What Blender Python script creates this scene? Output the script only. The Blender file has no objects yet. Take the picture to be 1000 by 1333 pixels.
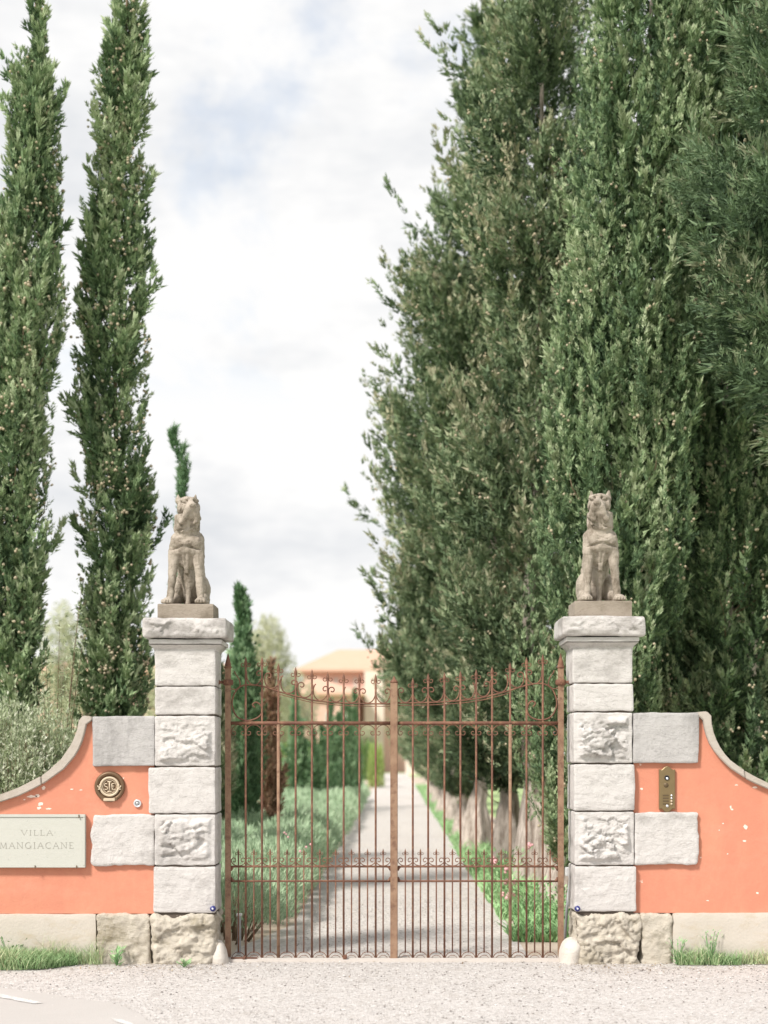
import bpy, bmesh, math, random
import numpy as np
from mathutils import Vector
rad = math.radians
scene = bpy.context.scene
# ------------------------------------------------------------------ camera, world, sun, exposure
cam_d = bpy.data.cameras.new('camera'); cam = bpy.data.objects.new('camera', cam_d)
scene.collection.objects.link(cam); scene.camera = cam
cam.location = (0, -13, 1.6); cam.rotation_euler = (rad(90), 0, 0)
cam_d.sensor_fit = 'VERTICAL'; cam_d.sensor_height = 36; cam_d.sensor_width = 27
cam_d.lens = 2197/1333*36
cam_d.shift_y = 0.239; cam_d.clip_end = 2000; cam_d.clip_start = 0.1
cam_d.dof.use_dof = True; cam_d.dof.focus_distance = 13.1; cam_d.dof.aperture_fstop = 1.5
scene.render.resolution_x = 768; scene.render.resolution_y = 1024
scene.view_settings.view_transform = 'Standard'; scene.view_settings.look = 'None'
scene.view_settings.exposure = 0.20; scene.view_settings.gamma = 1
scene.render.engine = 'CYCLES'

SUN = Vector((-0.55, -0.62, 0.85)).normalized()
elev = math.asin(SUN.z); rot = math.atan2(SUN.x, SUN.y) % (2*math.pi)
world = bpy.data.worlds.new('World'); scene.world = world; world.use_nodes = True
nt = world.node_tree; nt.nodes.clear(); L = nt.links.new
def wn(t, **kw):
    n = nt.nodes.new(t)
    for k, v in kw.items(): setattr(n, k, v)
    return n
out = wn('ShaderNodeOutputWorld'); bg = wn('ShaderNodeBackground'); bg.inputs['Strength'].default_value = 0.1
sky = wn('ShaderNodeTexSky', sky_type='NISHITA', sun_disc=False, sun_elevation=elev, sun_rotation=rot, air_density=1.0, dust_density=1.5)
tc = wn('ShaderNodeTexCoord'); mp = wn('ShaderNodeMapping')
mp.inputs['Scale'].default_value = (1.0, 1.0, 1.6); mp.inputs['Location'].default_value = (3.895, 7.58, -1.88)
L(tc.outputs['Generated'], mp.inputs['Vector'])
n1 = wn('ShaderNodeTexNoise'); n1.inputs['Scale'].default_value = 5.0; n1.inputs['Detail'].default_value = 7; n1.inputs['Roughness'].default_value = 0.60; n1.inputs['Distortion'].default_value = 0.3
L(mp.outputs[0], n1.inputs['Vector'])
r1 = wn('ShaderNodeValToRGB'); r1.color_ramp.elements[0].position = 0.33; r1.color_ramp.elements[1].position = 0.485
r1.color_ramp.interpolation = 'EASE'
r1.color_ramp.elements[0].color = (0.60, 0.60, 0.60, 1); r1.color_ramp.elements[1].color = (1, 1, 1, 1)
L(n1.outputs['Fac'], r1.inputs[0])
n2 = wn('ShaderNodeTexNoise'); n2.inputs['Scale'].default_value = 4.2; n2.inputs['Detail'].default_value = 5; n2.inputs['Roughness'].default_value = 0.64
mp2 = wn('ShaderNodeMapping'); mp2.inputs['Location'].default_value = (7.7, 2.2, 0.6); mp2.inputs['Scale'].default_value = (1, 1, 2.2)
L(tc.outputs['Generated'], mp2.inputs['Vector']); L(mp2.outputs[0], n2.inputs['Vector'])
r2 = wn('ShaderNodeValToRGB'); r2.color_ramp.elements[0].position = 0.38; r2.color_ramp.elements[1].position = 0.55
r2.color_ramp.elements[0].color = (6.9, 7.05, 7.3, 1); r2.color_ramp.elements[1].color = (8.8, 8.75, 8.7, 1)
L(n2.outputs['Fac'], r2.inputs[0])
mx = wn('ShaderNodeMixRGB')
sx = wn('ShaderNodeSeparateXYZ'); L(tc.outputs['Generated'], sx.inputs[0])
mr = wn('ShaderNodeMapRange'); mr.inputs['From Min'].default_value = .34; mr.inputs['From Max'].default_value = .20; L(sx.outputs['Z'], mr.inputs['Value'])
mm_ = wn('ShaderNodeMath', operation='MAXIMUM'); L(r1.outputs[0], mm_.inputs[0]); L(mr.outputs[0], mm_.inputs[1]); L(mm_.outputs[0], mx.inputs[0])
brt = wn('ShaderNodeMixRGB', blend_type='MULTIPLY'); brt.inputs[0].default_value = 1; brt.inputs[2].default_value = (2.2, 2.0, 1.8, 1)
L(sky.outputs[0], brt.inputs[1])
L(brt.outputs[0], mx.inputs[1]); L(r2.outputs[0], mx.inputs[2])
L(mx.outputs[0], bg.inputs[0]); L(bg.outputs[0], out.inputs[0])
sl = bpy.data.lights.new('sun', 'SUN'); sl.energy = 4.1; sl.angle = rad(9); sl.color = (1, 0.95, 0.88)
so = bpy.data.objects.new('sun', sl); scene.collection.objects.link(so)
so.rotation_euler = (-SUN).to_track_quat('-Z', 'Y').to_euler()

# ------------------------------------------------------------------ helpers
C = scene.collection
rng = np.random.default_rng(7)
def tag(o, label=None, cat=None, group=None, kind=None):
    if label: o['label'] = label
    if cat: o['category'] = cat
    if group: o['group'] = group
    if kind: o['kind'] = kind
    return o
def empty(name, loc=(0, 0, 0), label=None, cat=None, group=None):
    o = bpy.data.objects.new(name, None); C.objects.link(o); o.location = loc
    o.empty_display_size = .1
    return tag(o, label, cat, group)
def link(name, me, mat=None, parent=None, loc=None):
    """mesh given in world coordinates relative to its parent's location"""
    o = bpy.data.objects.new(name, me); C.objects.link(o)
    if mat and not me.materials: me.materials.append(mat)
    if parent: o.parent = parent
    if loc is not None: o.location = loc
    return o
def mesh_np(name, v, f, tint=None, smooth=False):
    v = np.asarray(v, np.float32); f = np.asarray(f, np.int32)
    me = bpy.data.meshes.new(name); k = f.shape[1]
    me.vertices.add(len(v)); me.vertices.foreach_set('co', v.ravel())
    me.loops.add(f.size); me.loops.foreach_set('vertex_index', f.ravel())
    me.polygons.add(len(f)); me.polygons.foreach_set('loop_start', np.arange(0, f.size, k, dtype=np.int32))
    me.update(calc_edges=True)
    if tint is not None:
        a = me.attributes.new('tint', 'FLOAT', 'FACE'); a.data.foreach_set('value', np.asarray(tint, np.float32))
    me.shade_smooth() if smooth else me.shade_flat()
    return me
def h3(ix, iy, iz, s):
    n = (ix.astype(np.int64)*374761393 + iy.astype(np.int64)*668265263 + iz.astype(np.int64)*2147483647 + s*97531) & 0xffffffff
    n = ((n ^ (n >> 13))*1274126177) & 0xffffffff
    n = ((n ^ (n >> 15))*2246822519) & 0xffffffff
    return ((n ^ (n >> 16)) & 0xffff)/65535.0
def vnoise(p, s=0):
    i = np.floor(p).astype(np.int64); f = p-i; f = f*f*(3-2*f); r = 0
    for a in (0, 1):
        for b in (0, 1):
            for c in (0, 1):
                w = (f[:, 0] if a else 1-f[:, 0])*(f[:, 1] if b else 1-f[:, 1])*(f[:, 2] if c else 1-f[:, 2])
                r = r + w*h3(i[:, 0]+a, i[:, 1]+b, i[:, 2]+c, s)
    return r
def fbm(p, sc=1.0, o=4, s=0):
    p = np.asarray(p, float)*sc; r = 0; a = .5; t = 0
    for k in range(o):
        r = r + a*(vnoise(p, s+k)-.5)*2; t += a; a *= .5; p = p*2.03+11.3
    return r/t
def nrm(v): return v/(np.linalg.norm(v, axis=-1, keepdims=True)+1e-9)
F = 2197.0; CX = 500.0; HY = 985.0
def WX(px, Y=0): return (px-CX)*(Y+13)/F
def WZ(py, Y=0): return 1.6-(py-HY)*(Y+13)/F
def W(px, py, Y): return (WX(px, Y), Y, WZ(py, Y))
def G(px, py):                                     # a point on the ground
    d = 1.6*F/(py-HY); return ((px-CX)*d/F, d-13)
def bmbox(bm, x0, x1, y0, y1, z0, z1):
    vs = [bm.verts.new(p) for p in ((x0,y0,z0),(x1,y0,z0),(x1,y1,z0),(x0,y1,z0),(x0,y0,z1),(x1,y0,z1),(x1,y1,z1),(x0,y1,z1))]
    for q in ((0,3,2,1),(4,5,6,7),(0,1,5,4),(1,2,6,5),(2,3,7,6),(3,0,4,7)): bm.faces.new([vs[i] for i in q])
def bmdone(bm, name, bevel=0, smooth=False):
    if bevel: bmesh.ops.bevel(bm, geom=bm.edges[:], offset=bevel, segments=2, affect='EDGES')
    bmesh.ops.recalc_face_normals(bm, faces=bm.faces[:])
    me = bpy.data.meshes.new(name); bm.to_mesh(me); bm.free()
    if smooth: me.shade_smooth()
    return me
def box(name, x0, x1, y0, y1, z0, z1, mat, parent=None, bevel=0):
    bm = bmesh.new(); bmbox(bm, x0, x1, y0, y1, z0, z1)
    return link(name, bmdone(bm, name, bevel), mat, parent)
def poly_sheet(name, pts, z, mat, kind='structure'):
    me = bpy.data.meshes.new(name); me.from_pydata([(x, y, z) for x, y in pts], [], [list(range(len(pts)))]); me.update()
    if me.polygons[0].normal.z < 0: me.flip_normals()
    return tag(link(name, me, mat), kind=kind)
def sweep(path, r, n=6, close=False, flat=None, taper=None):
    """tube of n sides along a list of 3-D points -> (verts, quads)"""
    P = np.array(path, float); T = np.gradient(P, axis=0); T = nrm(T)
    ref = np.array([0, 1, 0.0]); A = nrm(np.cross(T, ref) + 1e-6); B = np.cross(T, A)
    R = np.full(len(P), r) if taper is None else np.array(taper)
    an = np.arange(n)*2*math.pi/n + math.pi/n
    ra, rb = (1, 1) if flat is None else flat
    V = P[:, None]+R[:, None, None]*(np.cos(an)[None, :, None]*A[:, None]*ra+np.sin(an)[None, :, None]*B[:, None]*rb)
    V = V.reshape(-1, 3); f = []
    for i in range(len(P)-1):
        for k in range(n):
            f.append((i*n+k, i*n+(k+1) % n, (i+1)*n+(k+1) % n, (i+1)*n+k))
    c0 = len(V); V = np.vstack([V, P[0], P[-1]]); m = (len(P)-1)*n
    for k in range(n):
        f.append((c0, (k+1) % n, k, c0)); f.append((c0+1, m+k, m+(k+1) % n, c0+1))
    return V, f
def mesh_vf(name, parts, smooth=True):
    vs = []; fs = []; o = 0
    for v, f in parts:
        vs += [tuple(p) for p in v]
        fs += [tuple(dict.fromkeys(i+o for i in q)) for q in f]; o += len(v)
    me = bpy.data.meshes.new(name); me.from_pydata(vs, [], fs); me.update()
    if smooth: me.shade_smooth()
    return me
def catmull(pts, n=8):
    P = [np.array(p, float) for p in pts]; P = [2*P[0]-P[1]]+P+[2*P[-1]-P[-2]]; r = []
    for i in range(1, len(P)-2):
        a, b, c, d = P[i-1:i+3]
        for t in np.arange(n)/n:
            r.append(.5*((2*b)+(c-a)*t+(2*a-5*b+4*c-d)*t*t+(3*b-a-3*c+d)*t**3))
    r.append(P[-2]); return r

# ------------------------------------------------------------------ materials
class NT:
    def __init__(s, name):
        s.m = bpy.data.materials.new(name); s.m.use_nodes = True; s.t = s.m.node_tree
        s.b = s.t.nodes['Principled BSDF']; s.o = s.t.nodes['Material Output']
        s.tc = s.t.nodes.new('ShaderNodeTexCoord')
        s.pos = s.t.nodes.new('ShaderNodeNewGeometry').outputs['Position']
    def n(s, t, **kw):
        n = s.t.nodes.new(t)
        for k, v in kw.items(): setattr(n, k, v)
        return n
    def l(s, a, b): s.t.links.new(a, b)
    def noise(s, sc, d=4, r=.55, vec=None, scale=None, loc=None, dist=0):
        n = s.n('ShaderNodeTexNoise'); n.inputs['Scale'].default_value = sc; n.inputs['Detail'].default_value = d
        n.inputs['Roughness'].default_value = r; n.inputs['Distortion'].default_value = dist
        v = vec or s.pos
        if scale or loc:
            m = s.n('ShaderNodeMapping')
            if scale: m.inputs['Scale'].default_value = scale
            if loc: m.inputs['Location'].default_value = loc
            s.l(v, m.inputs['Vector']); v = m.outputs[0]
        s.l(v, n.inputs['Vector']); return n.outputs['Fac']
    def ramp(s, f, st):
        r = s.n('ShaderNodeValToRGB'); e = r.color_ramp.elements
        while len(e) < len(st): e.new(.5)
        for i, (p, c) in enumerate(st):
            e[i].position = p; e[i].color = (*(c if hasattr(c, '__len__') else (c, c, c)), 1)
        s.l(f, r.inputs[0]); return r.outputs[0]
    def mix(s, f, a, b, bt='MIX'):
        m = s.n('ShaderNodeMixRGB', blend_type=bt)
        for i, x in enumerate((f, a, b)):
            if hasattr(x, 'is_linked'): s.l(x, m.inputs[i])
            else: m.inputs[i].default_value = x if i == 0 else (*x, 1)
        return m.outputs[0]
    def bump(s, h, st=.5, d=.01, prev=None):
        b = s.n('ShaderNodeBump'); b.inputs['Strength'].default_value = st; b.inputs['Distance'].default_value = d
        s.l(h, b.inputs['Height'])
        if prev: s.l(prev, b.inputs['Normal'])
        return b.outputs[0]
    def done(s, col, rough=.85, normal=None, metal=0, spec=.3):
        if hasattr(col, 'is_linked'): s.l(col, s.b.inputs['Base Color'])
        else: s.b.inputs['Base Color'].default_value = (*col, 1)
        s.b.inputs['Roughness'].default_value = rough; s.b.inputs['Metallic'].default_value = metal
        s.b.inputs['Specular IOR Level'].default_value = spec
        if normal: s.l(normal, s.b.inputs['Normal'])
        return s.m
def stone_mat(name, a, b, stain, amount=.45, streak=False, grain=1.0, sc=2.3):
    m = NT(name)
    base = m.mix(m.noise(7, 6, .65), a, b)
    st = m.noise(sc, 8, .72, scale=(1, 1, .35) if streak else (1, 1, 1.6), loc=(4, 2, 9))
    c = m.mix(m.ramp(st, [(amount, 0), (amount+.2, .85)]), base, stain)
    pit = m.noise(42, 5, .7)
    c = m.mix(m.ramp(pit, [(.30, .35), (.40, 0)]), c, tuple(x*.6 for x in stain))
    crack = m.ramp(m.noise(5, 7, .6, scale=(.45, 1, 2.6), dist=.5), [(.485, 0), (.5, .45), (.515, 0)])
    c = m.mix(crack, c, stain)
    nb = m.bump(m.noise(28, 8, .72, dist=.3), .6*grain, .02)
    nb = m.bump(crack, -.6*grain, .02, nb)
    nb = m.bump(m.noise(130, 4, .7), .6*grain, .006, nb)
    return m.done(c, .92, nb)
M = {}
M['stone'] = stone_mat('pale_limestone', (.56, .53, .51), (.66, .635, .62), (.30, .28, .265), .515)
M['grey'] = stone_mat('weathered_grey_limestone', (.40, .385, .38), (.57, .55, .54), (.22, .21, .205), .47, streak=True)
M['cap'] = stone_mat('cap_limestone', (.52, .49, .475), (.62, .59, .575), (.22, .20, .185), .475)
M['base'] = stone_mat('mossy_base_stone', (.56, .50, .41), (.68, .63, .55), (.24, .20, .12), .48, grain=1.6)
M['statue'] = stone_mat('brown_carved_stone', (.33, .28, .23), (.50, .44, .375), (.12, .093, .065),   .47, streak=True, grain=.9, sc=9)
M['plinth'] = stone_mat('brown_plinth_stone', (.29, .245, .20), (.37, .315, .265), (.16, .13, .095), .5, grain=.6)
M['coping'] = stone_mat('coping_stone', (.43, .38, .33), (.51, .46, .41), (.36, .31, .25), .5, grain=.5)
M['kerb'] = stone_mat('guard_stone', (.58, .53, .47), (.66, .62, .57), (.42, .36, .27), .56, grain=.8)
M['slab'] = stone_mat('sign_slab_stone', (.50, .50, .45), (.53, .53, .485), (.46, .46, .41), .6, grain=.1)
m = NT('dark_joint'); M['joint'] = m.done((.10, .08, .065), .95)
m = NT('salmon_plaster')
c = m.mix(m.noise(1.6, 5, .6), (.61, .250, .160), (.68, .305, .20))
c = m.mix(m.ramp(m.noise(3.2, 7, .72, scale=(1, 1, .3), loc=(7, 1, 2)), [(.42, .42), (.62, 0)]), c, (.56, .205, .138))
c = m.mix(m.ramp(m.noise(4, 5, .6, scale=(.3, 1, 1.2), loc=(1, 8, 2)), [(.52, 0), (.75, .35)]), c, (.74, .345, .25))
c = m.mix(m.ramp(m.noise(9, 6, .7), [(.35, .35), (.6, 0)]), c, (.55, .215, .145))
c = m.mix(m.ramp(m.noise(5.5, 7, .6, scale=(1, 1, 1.5), loc=(2.3, 5, 8.1)), [(.70, 0), (.72, .75)]), c, (.88, .72, .62))
M['plaster'] = m.done(c, .9, m.bump(m.noise(70, 4, .6), .35, .006, m.bump(m.noise(6, 4), .3, .02)))
m = NT('cream_stucco')
c = m.mix(m.noise(3, 6, .65), (.52, .47, .405), (.60, .55, .49))
c = m.mix(m.ramp(m.noise(4, 6, .7, scale=(1, 1, 2), loc=(1, 1, 3)), [(.5, 0), (.72, .6)]), c, (.46, .37, .24))
M['stucco'] = m.done(c, .92, m.bump(m.noise(50, 5), .4, .008))
def rust_mat(name, a, b, c3, z=1.0):
    m = NT(name)
    c = m.mix(m.ramp(m.noise(9*z, 6, .7), [(.38, 0), (.62, 1)]), a, b)
    c = m.mix(m.ramp(m.noise(26*z, 5, .7, loc=(3, 1, 2)), [(.5, 0), (.66, .8)]), c, c3)
    return m.done(c, .75, m.bump(m.noise(90, 4), .4, .003), 0, .35)
M['rust'] = rust_mat('rusty_iron', (.125, .057, .040), (.19, .09, .058), (.28, .15, .09))
M['rust_light'] = rust_mat('orange_rusted_iron', (.235, .138, .088), (.32, .205, .135), (.15, .078, .052), .8)
def flat(name, c, r=.6, metal=0, spec=.4):
    m = NT(name); cc = m.mix(m.noise(25, 4), tuple(x*.85 for x in c), tuple(min(1, x*1.1) for x in c))
    return m.done(cc, r, None, metal, spec)
M['bronze'] = flat('dark_bronze', (.17, .105, .06), .45, .35)
M['brass'] = flat('aged_brass', (.23, .165, .085), .45, .45)
M['brass_dark'] = flat('dark_brass', (.13, .09, .05), .5, .35)
M['ivory'] = flat('pale_gilt', (.60, .49, .36), .55, .1)
M['chrome'] = flat('bright_steel', (.75, .76, .80), .3, .6)
M['white'] = flat('white_plastic', (.75, .75, .75), .5)
M['blue'] = flat('blue_plastic', (.03, .035, .18), .3)
M['greym'] = flat('grey_metal', (.42, .43, .44), .45, .3)
M['lens'] = flat('dark_glass', (.03, .03, .035), .15)
M['letter_shade'] = flat('engraved_letter_shadow_stone', (.31, .30, .26), .9)  # shade of the cut letters, painted as dark flat strokes on the slab
m = NT('pale_gravel')
v = m.n('ShaderNodeTexVoronoi'); v.inputs['Scale'].default_value = 60; m.l(m.pos, v.inputs['Vector'])
sep = m.n('ShaderNodeSeparateColor'); m.l(v.outputs['Color'], sep.inputs[0])
c = m.ramp(sep.outputs[0], [(0, (.30, .275, .26)), (.3, (.50, .47, .45)), (.8, (.59, .56, .54)), (1, (.68, .66, .645))])
c = m.mix(m.ramp(m.noise(1.1, 5, .6), [(.35, .0), (.7, .4)]), c, (.57, .535, .515))
c = m.mix(m.ramp(m.noise(5, 6, .7, loc=(5, 5, 5)), [(.52, 0), (.72, .55)]), c, (.40, .36, .325))
M['gravel'] = m.done(c, .95, m.bump(v.outputs['Distance'], .8, .012))
m = NT('drive_gravel')
v = m.n('ShaderNodeTexVoronoi'); v.inputs['Scale'].default_value = 45; m.l(m.pos, v.inputs['Vector'])
sep = m.n('ShaderNodeSeparateColor'); m.l(v.outputs['Color'], sep.inputs[0])
c = m.ramp(sep.outputs[0], [(0, (.38, .345, .32)), (.4, (.53, .495, .465)), (1, (.67, .635, .61))])
c = m.mix(m.ramp(m.noise(.9, 6, .65), [(.4, 0), (.75, .5)]), c, (.55, .49, .43))
M['drive'] = m.done(c, .95, m.bump(v.outputs['Distance'], .6, .01))
m = NT('old_pale_asphalt')
c = m.mix(m.noise(130, 4, .7), (.38, .355, .335), (.55, .52, .50))
c = m.mix(m.ramp(m.noise(2, 5), [(.4, 0), (.7, .4)]), c, (.53, .50, .48))
M['asphalt'] = m.done(c, .9, m.bump(m.noise(140, 3), .5, .005))
m = NT('worn_white_paint'); M['paint'] = m.done(m.mix(m.ramp(m.noise(30, 5, .7), [(.40, 0), (.58, .85)]), (.70, .69, .67), (.49, .47, .455)), .8)
m = NT('concrete_sill'); M['concrete'] = m.done(m.mix(m.noise(14, 6, .7), (.50, .45, .41), (.63, .59, .55)), .9, m.bump(m.noise(60, 4), .4, .005))
m = NT('grassy_earth')
c = m.mix(m.ramp(m.noise(.5, 6, .6), [(.4, 0), (.6, 1)]), (.33, .45, .20), (.44, .52, .26))
c = m.mix(m.ramp(m.noise(14, 5, .7), [(.4, .5), (.6, 0)]), c, (.22, .34, .14))
M['ground'] = m.done(c, .95, m.bump(m.noise(30, 4), .6, .03))
m = NT('bare_soil'); M['soil'] = m.done(m.mix(m.noise(9, 6, .7), (.44, .36, .28), (.62, .53, .44)), .95, m.bump(m.noise(25, 5), .7, .03))
m = NT('cypress_bark')
c = m.mix(m.ramp(m.noise(22, 6, .7, scale=(1, 1, .10)), [(.38, 0), (.6, 1)]), (.26, .21, .175), (.62, .545, .485))
M['bark'] = m.done(c, .95, m.bump(m.noise(26, 6, .65, scale=(1, 1, .12)), .9, .03))
m = NT('brown_twig'); M['twig'] = m.done(m.mix(m.noise(20, 3), (.16, .11, .07), (.28, .21, .14)), .9)
def leaf_mat(name, stops, trans=.08):
    m = NT(name); a = m.n('ShaderNodeAttribute', attribute_name='tint', attribute_type='GEOMETRY')
    c = m.ramp(a.outputs['Fac'], stops)
    oi = m.n('ShaderNodeObjectInfo')
    c = m.mix(m.ramp(m.noise(1.3, 3), [(.3, 0), (.7, .35)]), c, stops[1][1])
    m.l(c, m.b.inputs['Base Color']); m.b.inputs['Roughness'].default_value = .6; m.b.inputs['Specular IOR Level'].default_value = .25
    t = m.n('ShaderNodeBsdfTranslucent'); m.l(c, t.inputs[0])
    ms = m.n('ShaderNodeMixShader'); ms.inputs[0].default_value = trans
    m.l(m.b.outputs[0], ms.inputs[1]); m.l(t.outputs[0], ms.inputs[2]); m.l(ms.outputs[0], m.o.inputs[0])
    return m.m
M['cyp'] = leaf_mat('cypress_green', [(0, (.032, .062, .034)), (.40, (.13, .205, .10)), (.72, (.34, .44, .235)), (1, (.50, .56, .36))])  # cypress ramps with crown shade painted in the dark end, sunlight in the tips
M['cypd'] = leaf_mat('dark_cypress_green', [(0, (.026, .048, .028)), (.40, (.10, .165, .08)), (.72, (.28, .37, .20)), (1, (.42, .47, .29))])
M['cypb'] = leaf_mat('brownish_cypress_green', [(0, (.036, .062, .034)), (.38, (.13, .19, .10)), (.72, (.31, .38, .22)), (1, (.54, .50, .35))])
M['pine'] = leaf_mat('pine_needles', [(0, (.05, .085, .055)), (.5, (.105, .165, .085)), (.8, (.21, .29, .155)), (1, (.28, .29, .19))])
M['young'] = leaf_mat('young_cypress_green', [(0, (.10, .19, .10)), (.5, (.20, .33, .18)), (1, (.35, .47, .28))])
M['dead'] = leaf_mat('dead_brown_foliage', [(0, (.20, .11, .07)), (.5, (.36, .215, .15)), (1, (.50, .36, .25))])
M['sage'] = leaf_mat('grey_green_leaves', [(0, (.22, .36, .20)), (.5, (.37, .50, .32)), (1, (.55, .66, .47))])
M['shrub'] = leaf_mat('olive_shrub_leaves', [(0, (.15, .19, .09)), (.45, (.37, .44, .26)), (.75, (.62, .66, .49)), (1, (.82, .82, .70))])
M['grass'] = leaf_mat('grass_blades', [(0, (.15, .27, .11)), (.5, (.29, .44, .21)), (.8, (.47, .55, .32)), (1, (.66, .59, .40))])
M['weed'] = leaf_mat('weed_leaves', [(0, (.15, .30, .12)), (.5, (.28, .48, .22)), (1, (.44, .62, .33))])
M['box'] = leaf_mat('box_hedge_leaves', [(0, (.09, .16, .05)), (.5, (.15, .25, .08)), (1, (.22, .33, .11))])
M['lime'] = leaf_mat('lime_leaves', [(0, (.25, .34, .10)), (.5, (.36, .45, .15)), (1, (.48, .55, .22))])
M['pale'] = leaf_mat('pale_spring_leaves', [(0, (.36, .38, .24)), (.5, (.52, .53, .36)), (1, (.68, .66, .52))])
m = NT('cypress_cone'); M['cone'] = m.done(m.mix(m.noise(6, 3), (.36, .30, .19), (.56, .48, .36)), .8)
m = NT('pink_petals'); M['petal'] = m.done((.75, .42, .44), .6)
m = NT('villa_wall'); M['villa'] = m.done(m.mix(m.noise(.25, 5, .6), (.64, .41, .345), (.70, .47, .40)), .9)
m = NT('villa_wall_pale'); M['villa_pale'] = m.done(m.mix(m.noise(.3, 5, .6), (.72, .60, .52), (.78, .68, .60)), .9)
m = NT('terracotta_tiles')
M['tiles'] = m.done(m.mix(m.noise(.8, 7, .7), (.56, .35, .25), (.63, .43, .33)), .9)
m = NT('grey_shutter'); M['shutter'] = m.done((.55, .50, .46), .8)

# ------------------------------------------------------------------ ground, drive, road
poly_sheet('ground', [(-700, -300), (700, -300), (700, 1200), (-700, 1200)], 0, M['ground'])
poly_sheet('forecourt', [(-40, -4.2), (40, -4.2), (40, 0.5), (-40, 0.5)], .004, M['gravel'])
def xl(d): return -.93+.0045*d
def xr(d): return 1.05+.0075*d
ds = [13.2, 14, 16, 18, 21, 25, 30, 40, 55, 80, 120, 160]
dr = [(xl(d)+(-.35 if d < 14.1 else 0), d-13) for d in ds]+[(xr(d), d-13) for d in ds[::-1]]
poly_sheet('soil_margin', [(-3.0, .3), (3.4, .3), (2.9, 30), (3.2, 120), (-1.2, 120), (-1.4, 30)], .006, M['soil'])
poly_sheet('drive', dr, .012, M['drive'])
rp = [G(px, py) for px, py in ((-120, 1276), (0, 1286), (30, 1291), (60, 1295), (90, 1300), (120, 1304), (150, 1307), (170, 1315), (200, 1333))]
rp = [(-40, rp[0][1]+6)]+rp+[(1.5, -6.5), (40, -9.5), (40, -13.5), (-40, -13.5)]
# asphalt slightly ragged towards the gravel
rg = []
for i in range(len(rp)-1):
    a, b = np.array(rp[i]), np.array(rp[i+1]); k = 8 if 0 < i < 9 else 1
    for j in range(k):
        p = a+(b-a)*j/k
        if k > 1: p = p+rng.normal(0, .012, 2)
        rg.append(tuple(p))
rg.append(rp[-1])
poly_sheet('road', rg, .010, M['asphalt'])
ln = []
a0, a1 = np.array(G(-60, 1283)), np.array(G(57, 1308)); b0, b1 = np.array(G(-60, 1290)), np.array(G(45, 1309))
lp = [tuple(a0+(a1-a0)*t+rng.normal(0, .004, 2)) for t in np.linspace(0, 1, 12)]+[tuple(b1+(b0-b1)*t+rng.normal(0, .006, 2)) for t in np.linspace(0, 1, 12)]
poly_sheet('road_line', lp, .014, M['paint'])
lp = [G(145, 1328), G(160, 1330.5), G(175, 1336), G(168, 1338), G(150, 1332)]
poly_sheet('road_line', lp, .014, M['paint'])
box('gate_sill', WX(292, .2), WX(735, .2), .10, .42, -.1, .022, M['concrete'], None, .006)
tag(bpy.data.objects['gate_sill'], kind='structure')

# loose pebbles
def pebbles(name, n, xr_, yr_, s0, s1, mat, z=.008, clusters=False):
    base = np.array([(1,0,0),(-1,0,0),(0,1,0),(0,-1,0),(0,0,1),(0,0,-1)], float)
    fc = np.array([(0,2,4),(2,1,4),(1,3,4),(3,0,4),(2,0,5),(1,2,5),(3,1,5),(0,3,5)])
    x = rng.uniform(*xr_, n); y = rng.uniform(*yr_, n)
    nn = fbm(np.c_[x, y, x*0], 1.1, 3, 5)
    keep = rng.random(n) < .62+nn*.8; x, y = x[keep], y[keep]; n = len(x)
    s = s0+(s1-s0)*rng.random(n)**3
    V = base[None]*(s[:, None, None]*rng.uniform(.6, 1.15, (n, 6, 1))); V[:, :, 2] *= .6
    a = rng.uniform(0, 6.28, n); ca, sa = np.cos(a)[:, None], np.sin(a)[:, None]
    X = V[:, :, 0]*ca-V[:, :, 1]*sa+x[:, None]; Yy = V[:, :, 0]*sa+V[:, :, 1]*ca+y[:, None]
    V = np.stack([X, Yy, V[:, :, 2]+z], -1).reshape(-1, 3)
    f = (fc[None]+(np.arange(n)*6)[:, None, None]).reshape(-1, 3)
    return mesh_np(name, V, f, np.repeat(rng.random(n), 8))
m = NT('loose_pebbles'); a = m.n('ShaderNodeAttribute', attribute_name='tint', attribute_type='GEOMETRY')
M['pebble'] = m.done(m.ramp(a.outputs['Fac'], [(0, (.18, .16, .15)), (.25, (.42, .39, .37)), (.7, (.58, .55, .53)), (1, (.70, .68, .665))]), .9)
me = pebbles('loose_gravel', 20000, (-3.4, 3.4), (-3.1, .12), .003, .012, M['pebble'])
o = link('loose_gravel', me, M['pebble']); tag(o, 'pale loose gravel strewn over the forecourt before the gate', 'gravel', kind='stuff')
# remove pebbles from the road: shift them under the surface
co = np.empty(len(me.vertices)*3, np.float32); me.vertices.foreach_get('co', co); co = co.reshape(-1, 3)
bx, by = np.array([p[0] for p in rp[1:10]]), np.array([p[1] for p in rp[1:10]])
cen = co.reshape(-1, 6, 3).mean(1)
yy = np.interp(cen[:, 0], bx, by, right=-9); bad = cen[:, 1] < yy-.02
co.reshape(-1, 6, 3)[bad & (rng.random(len(bad)) < np.clip(.10+(yy-cen[:, 1])*2.2, 0, .97)), :, 2] -= .2
me.vertices.foreach_set('co', co.ravel()); me.update()
me = pebbles('drive_gravel', 9000, (-.75, 1.1), (.5, 6), .003, .011, M['pebble'], .014)
tag(link('drive_gravel', me, M['pebble']), 'loose gravel on the drive just behind the gate', 'gravel', kind='stuff')

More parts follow.
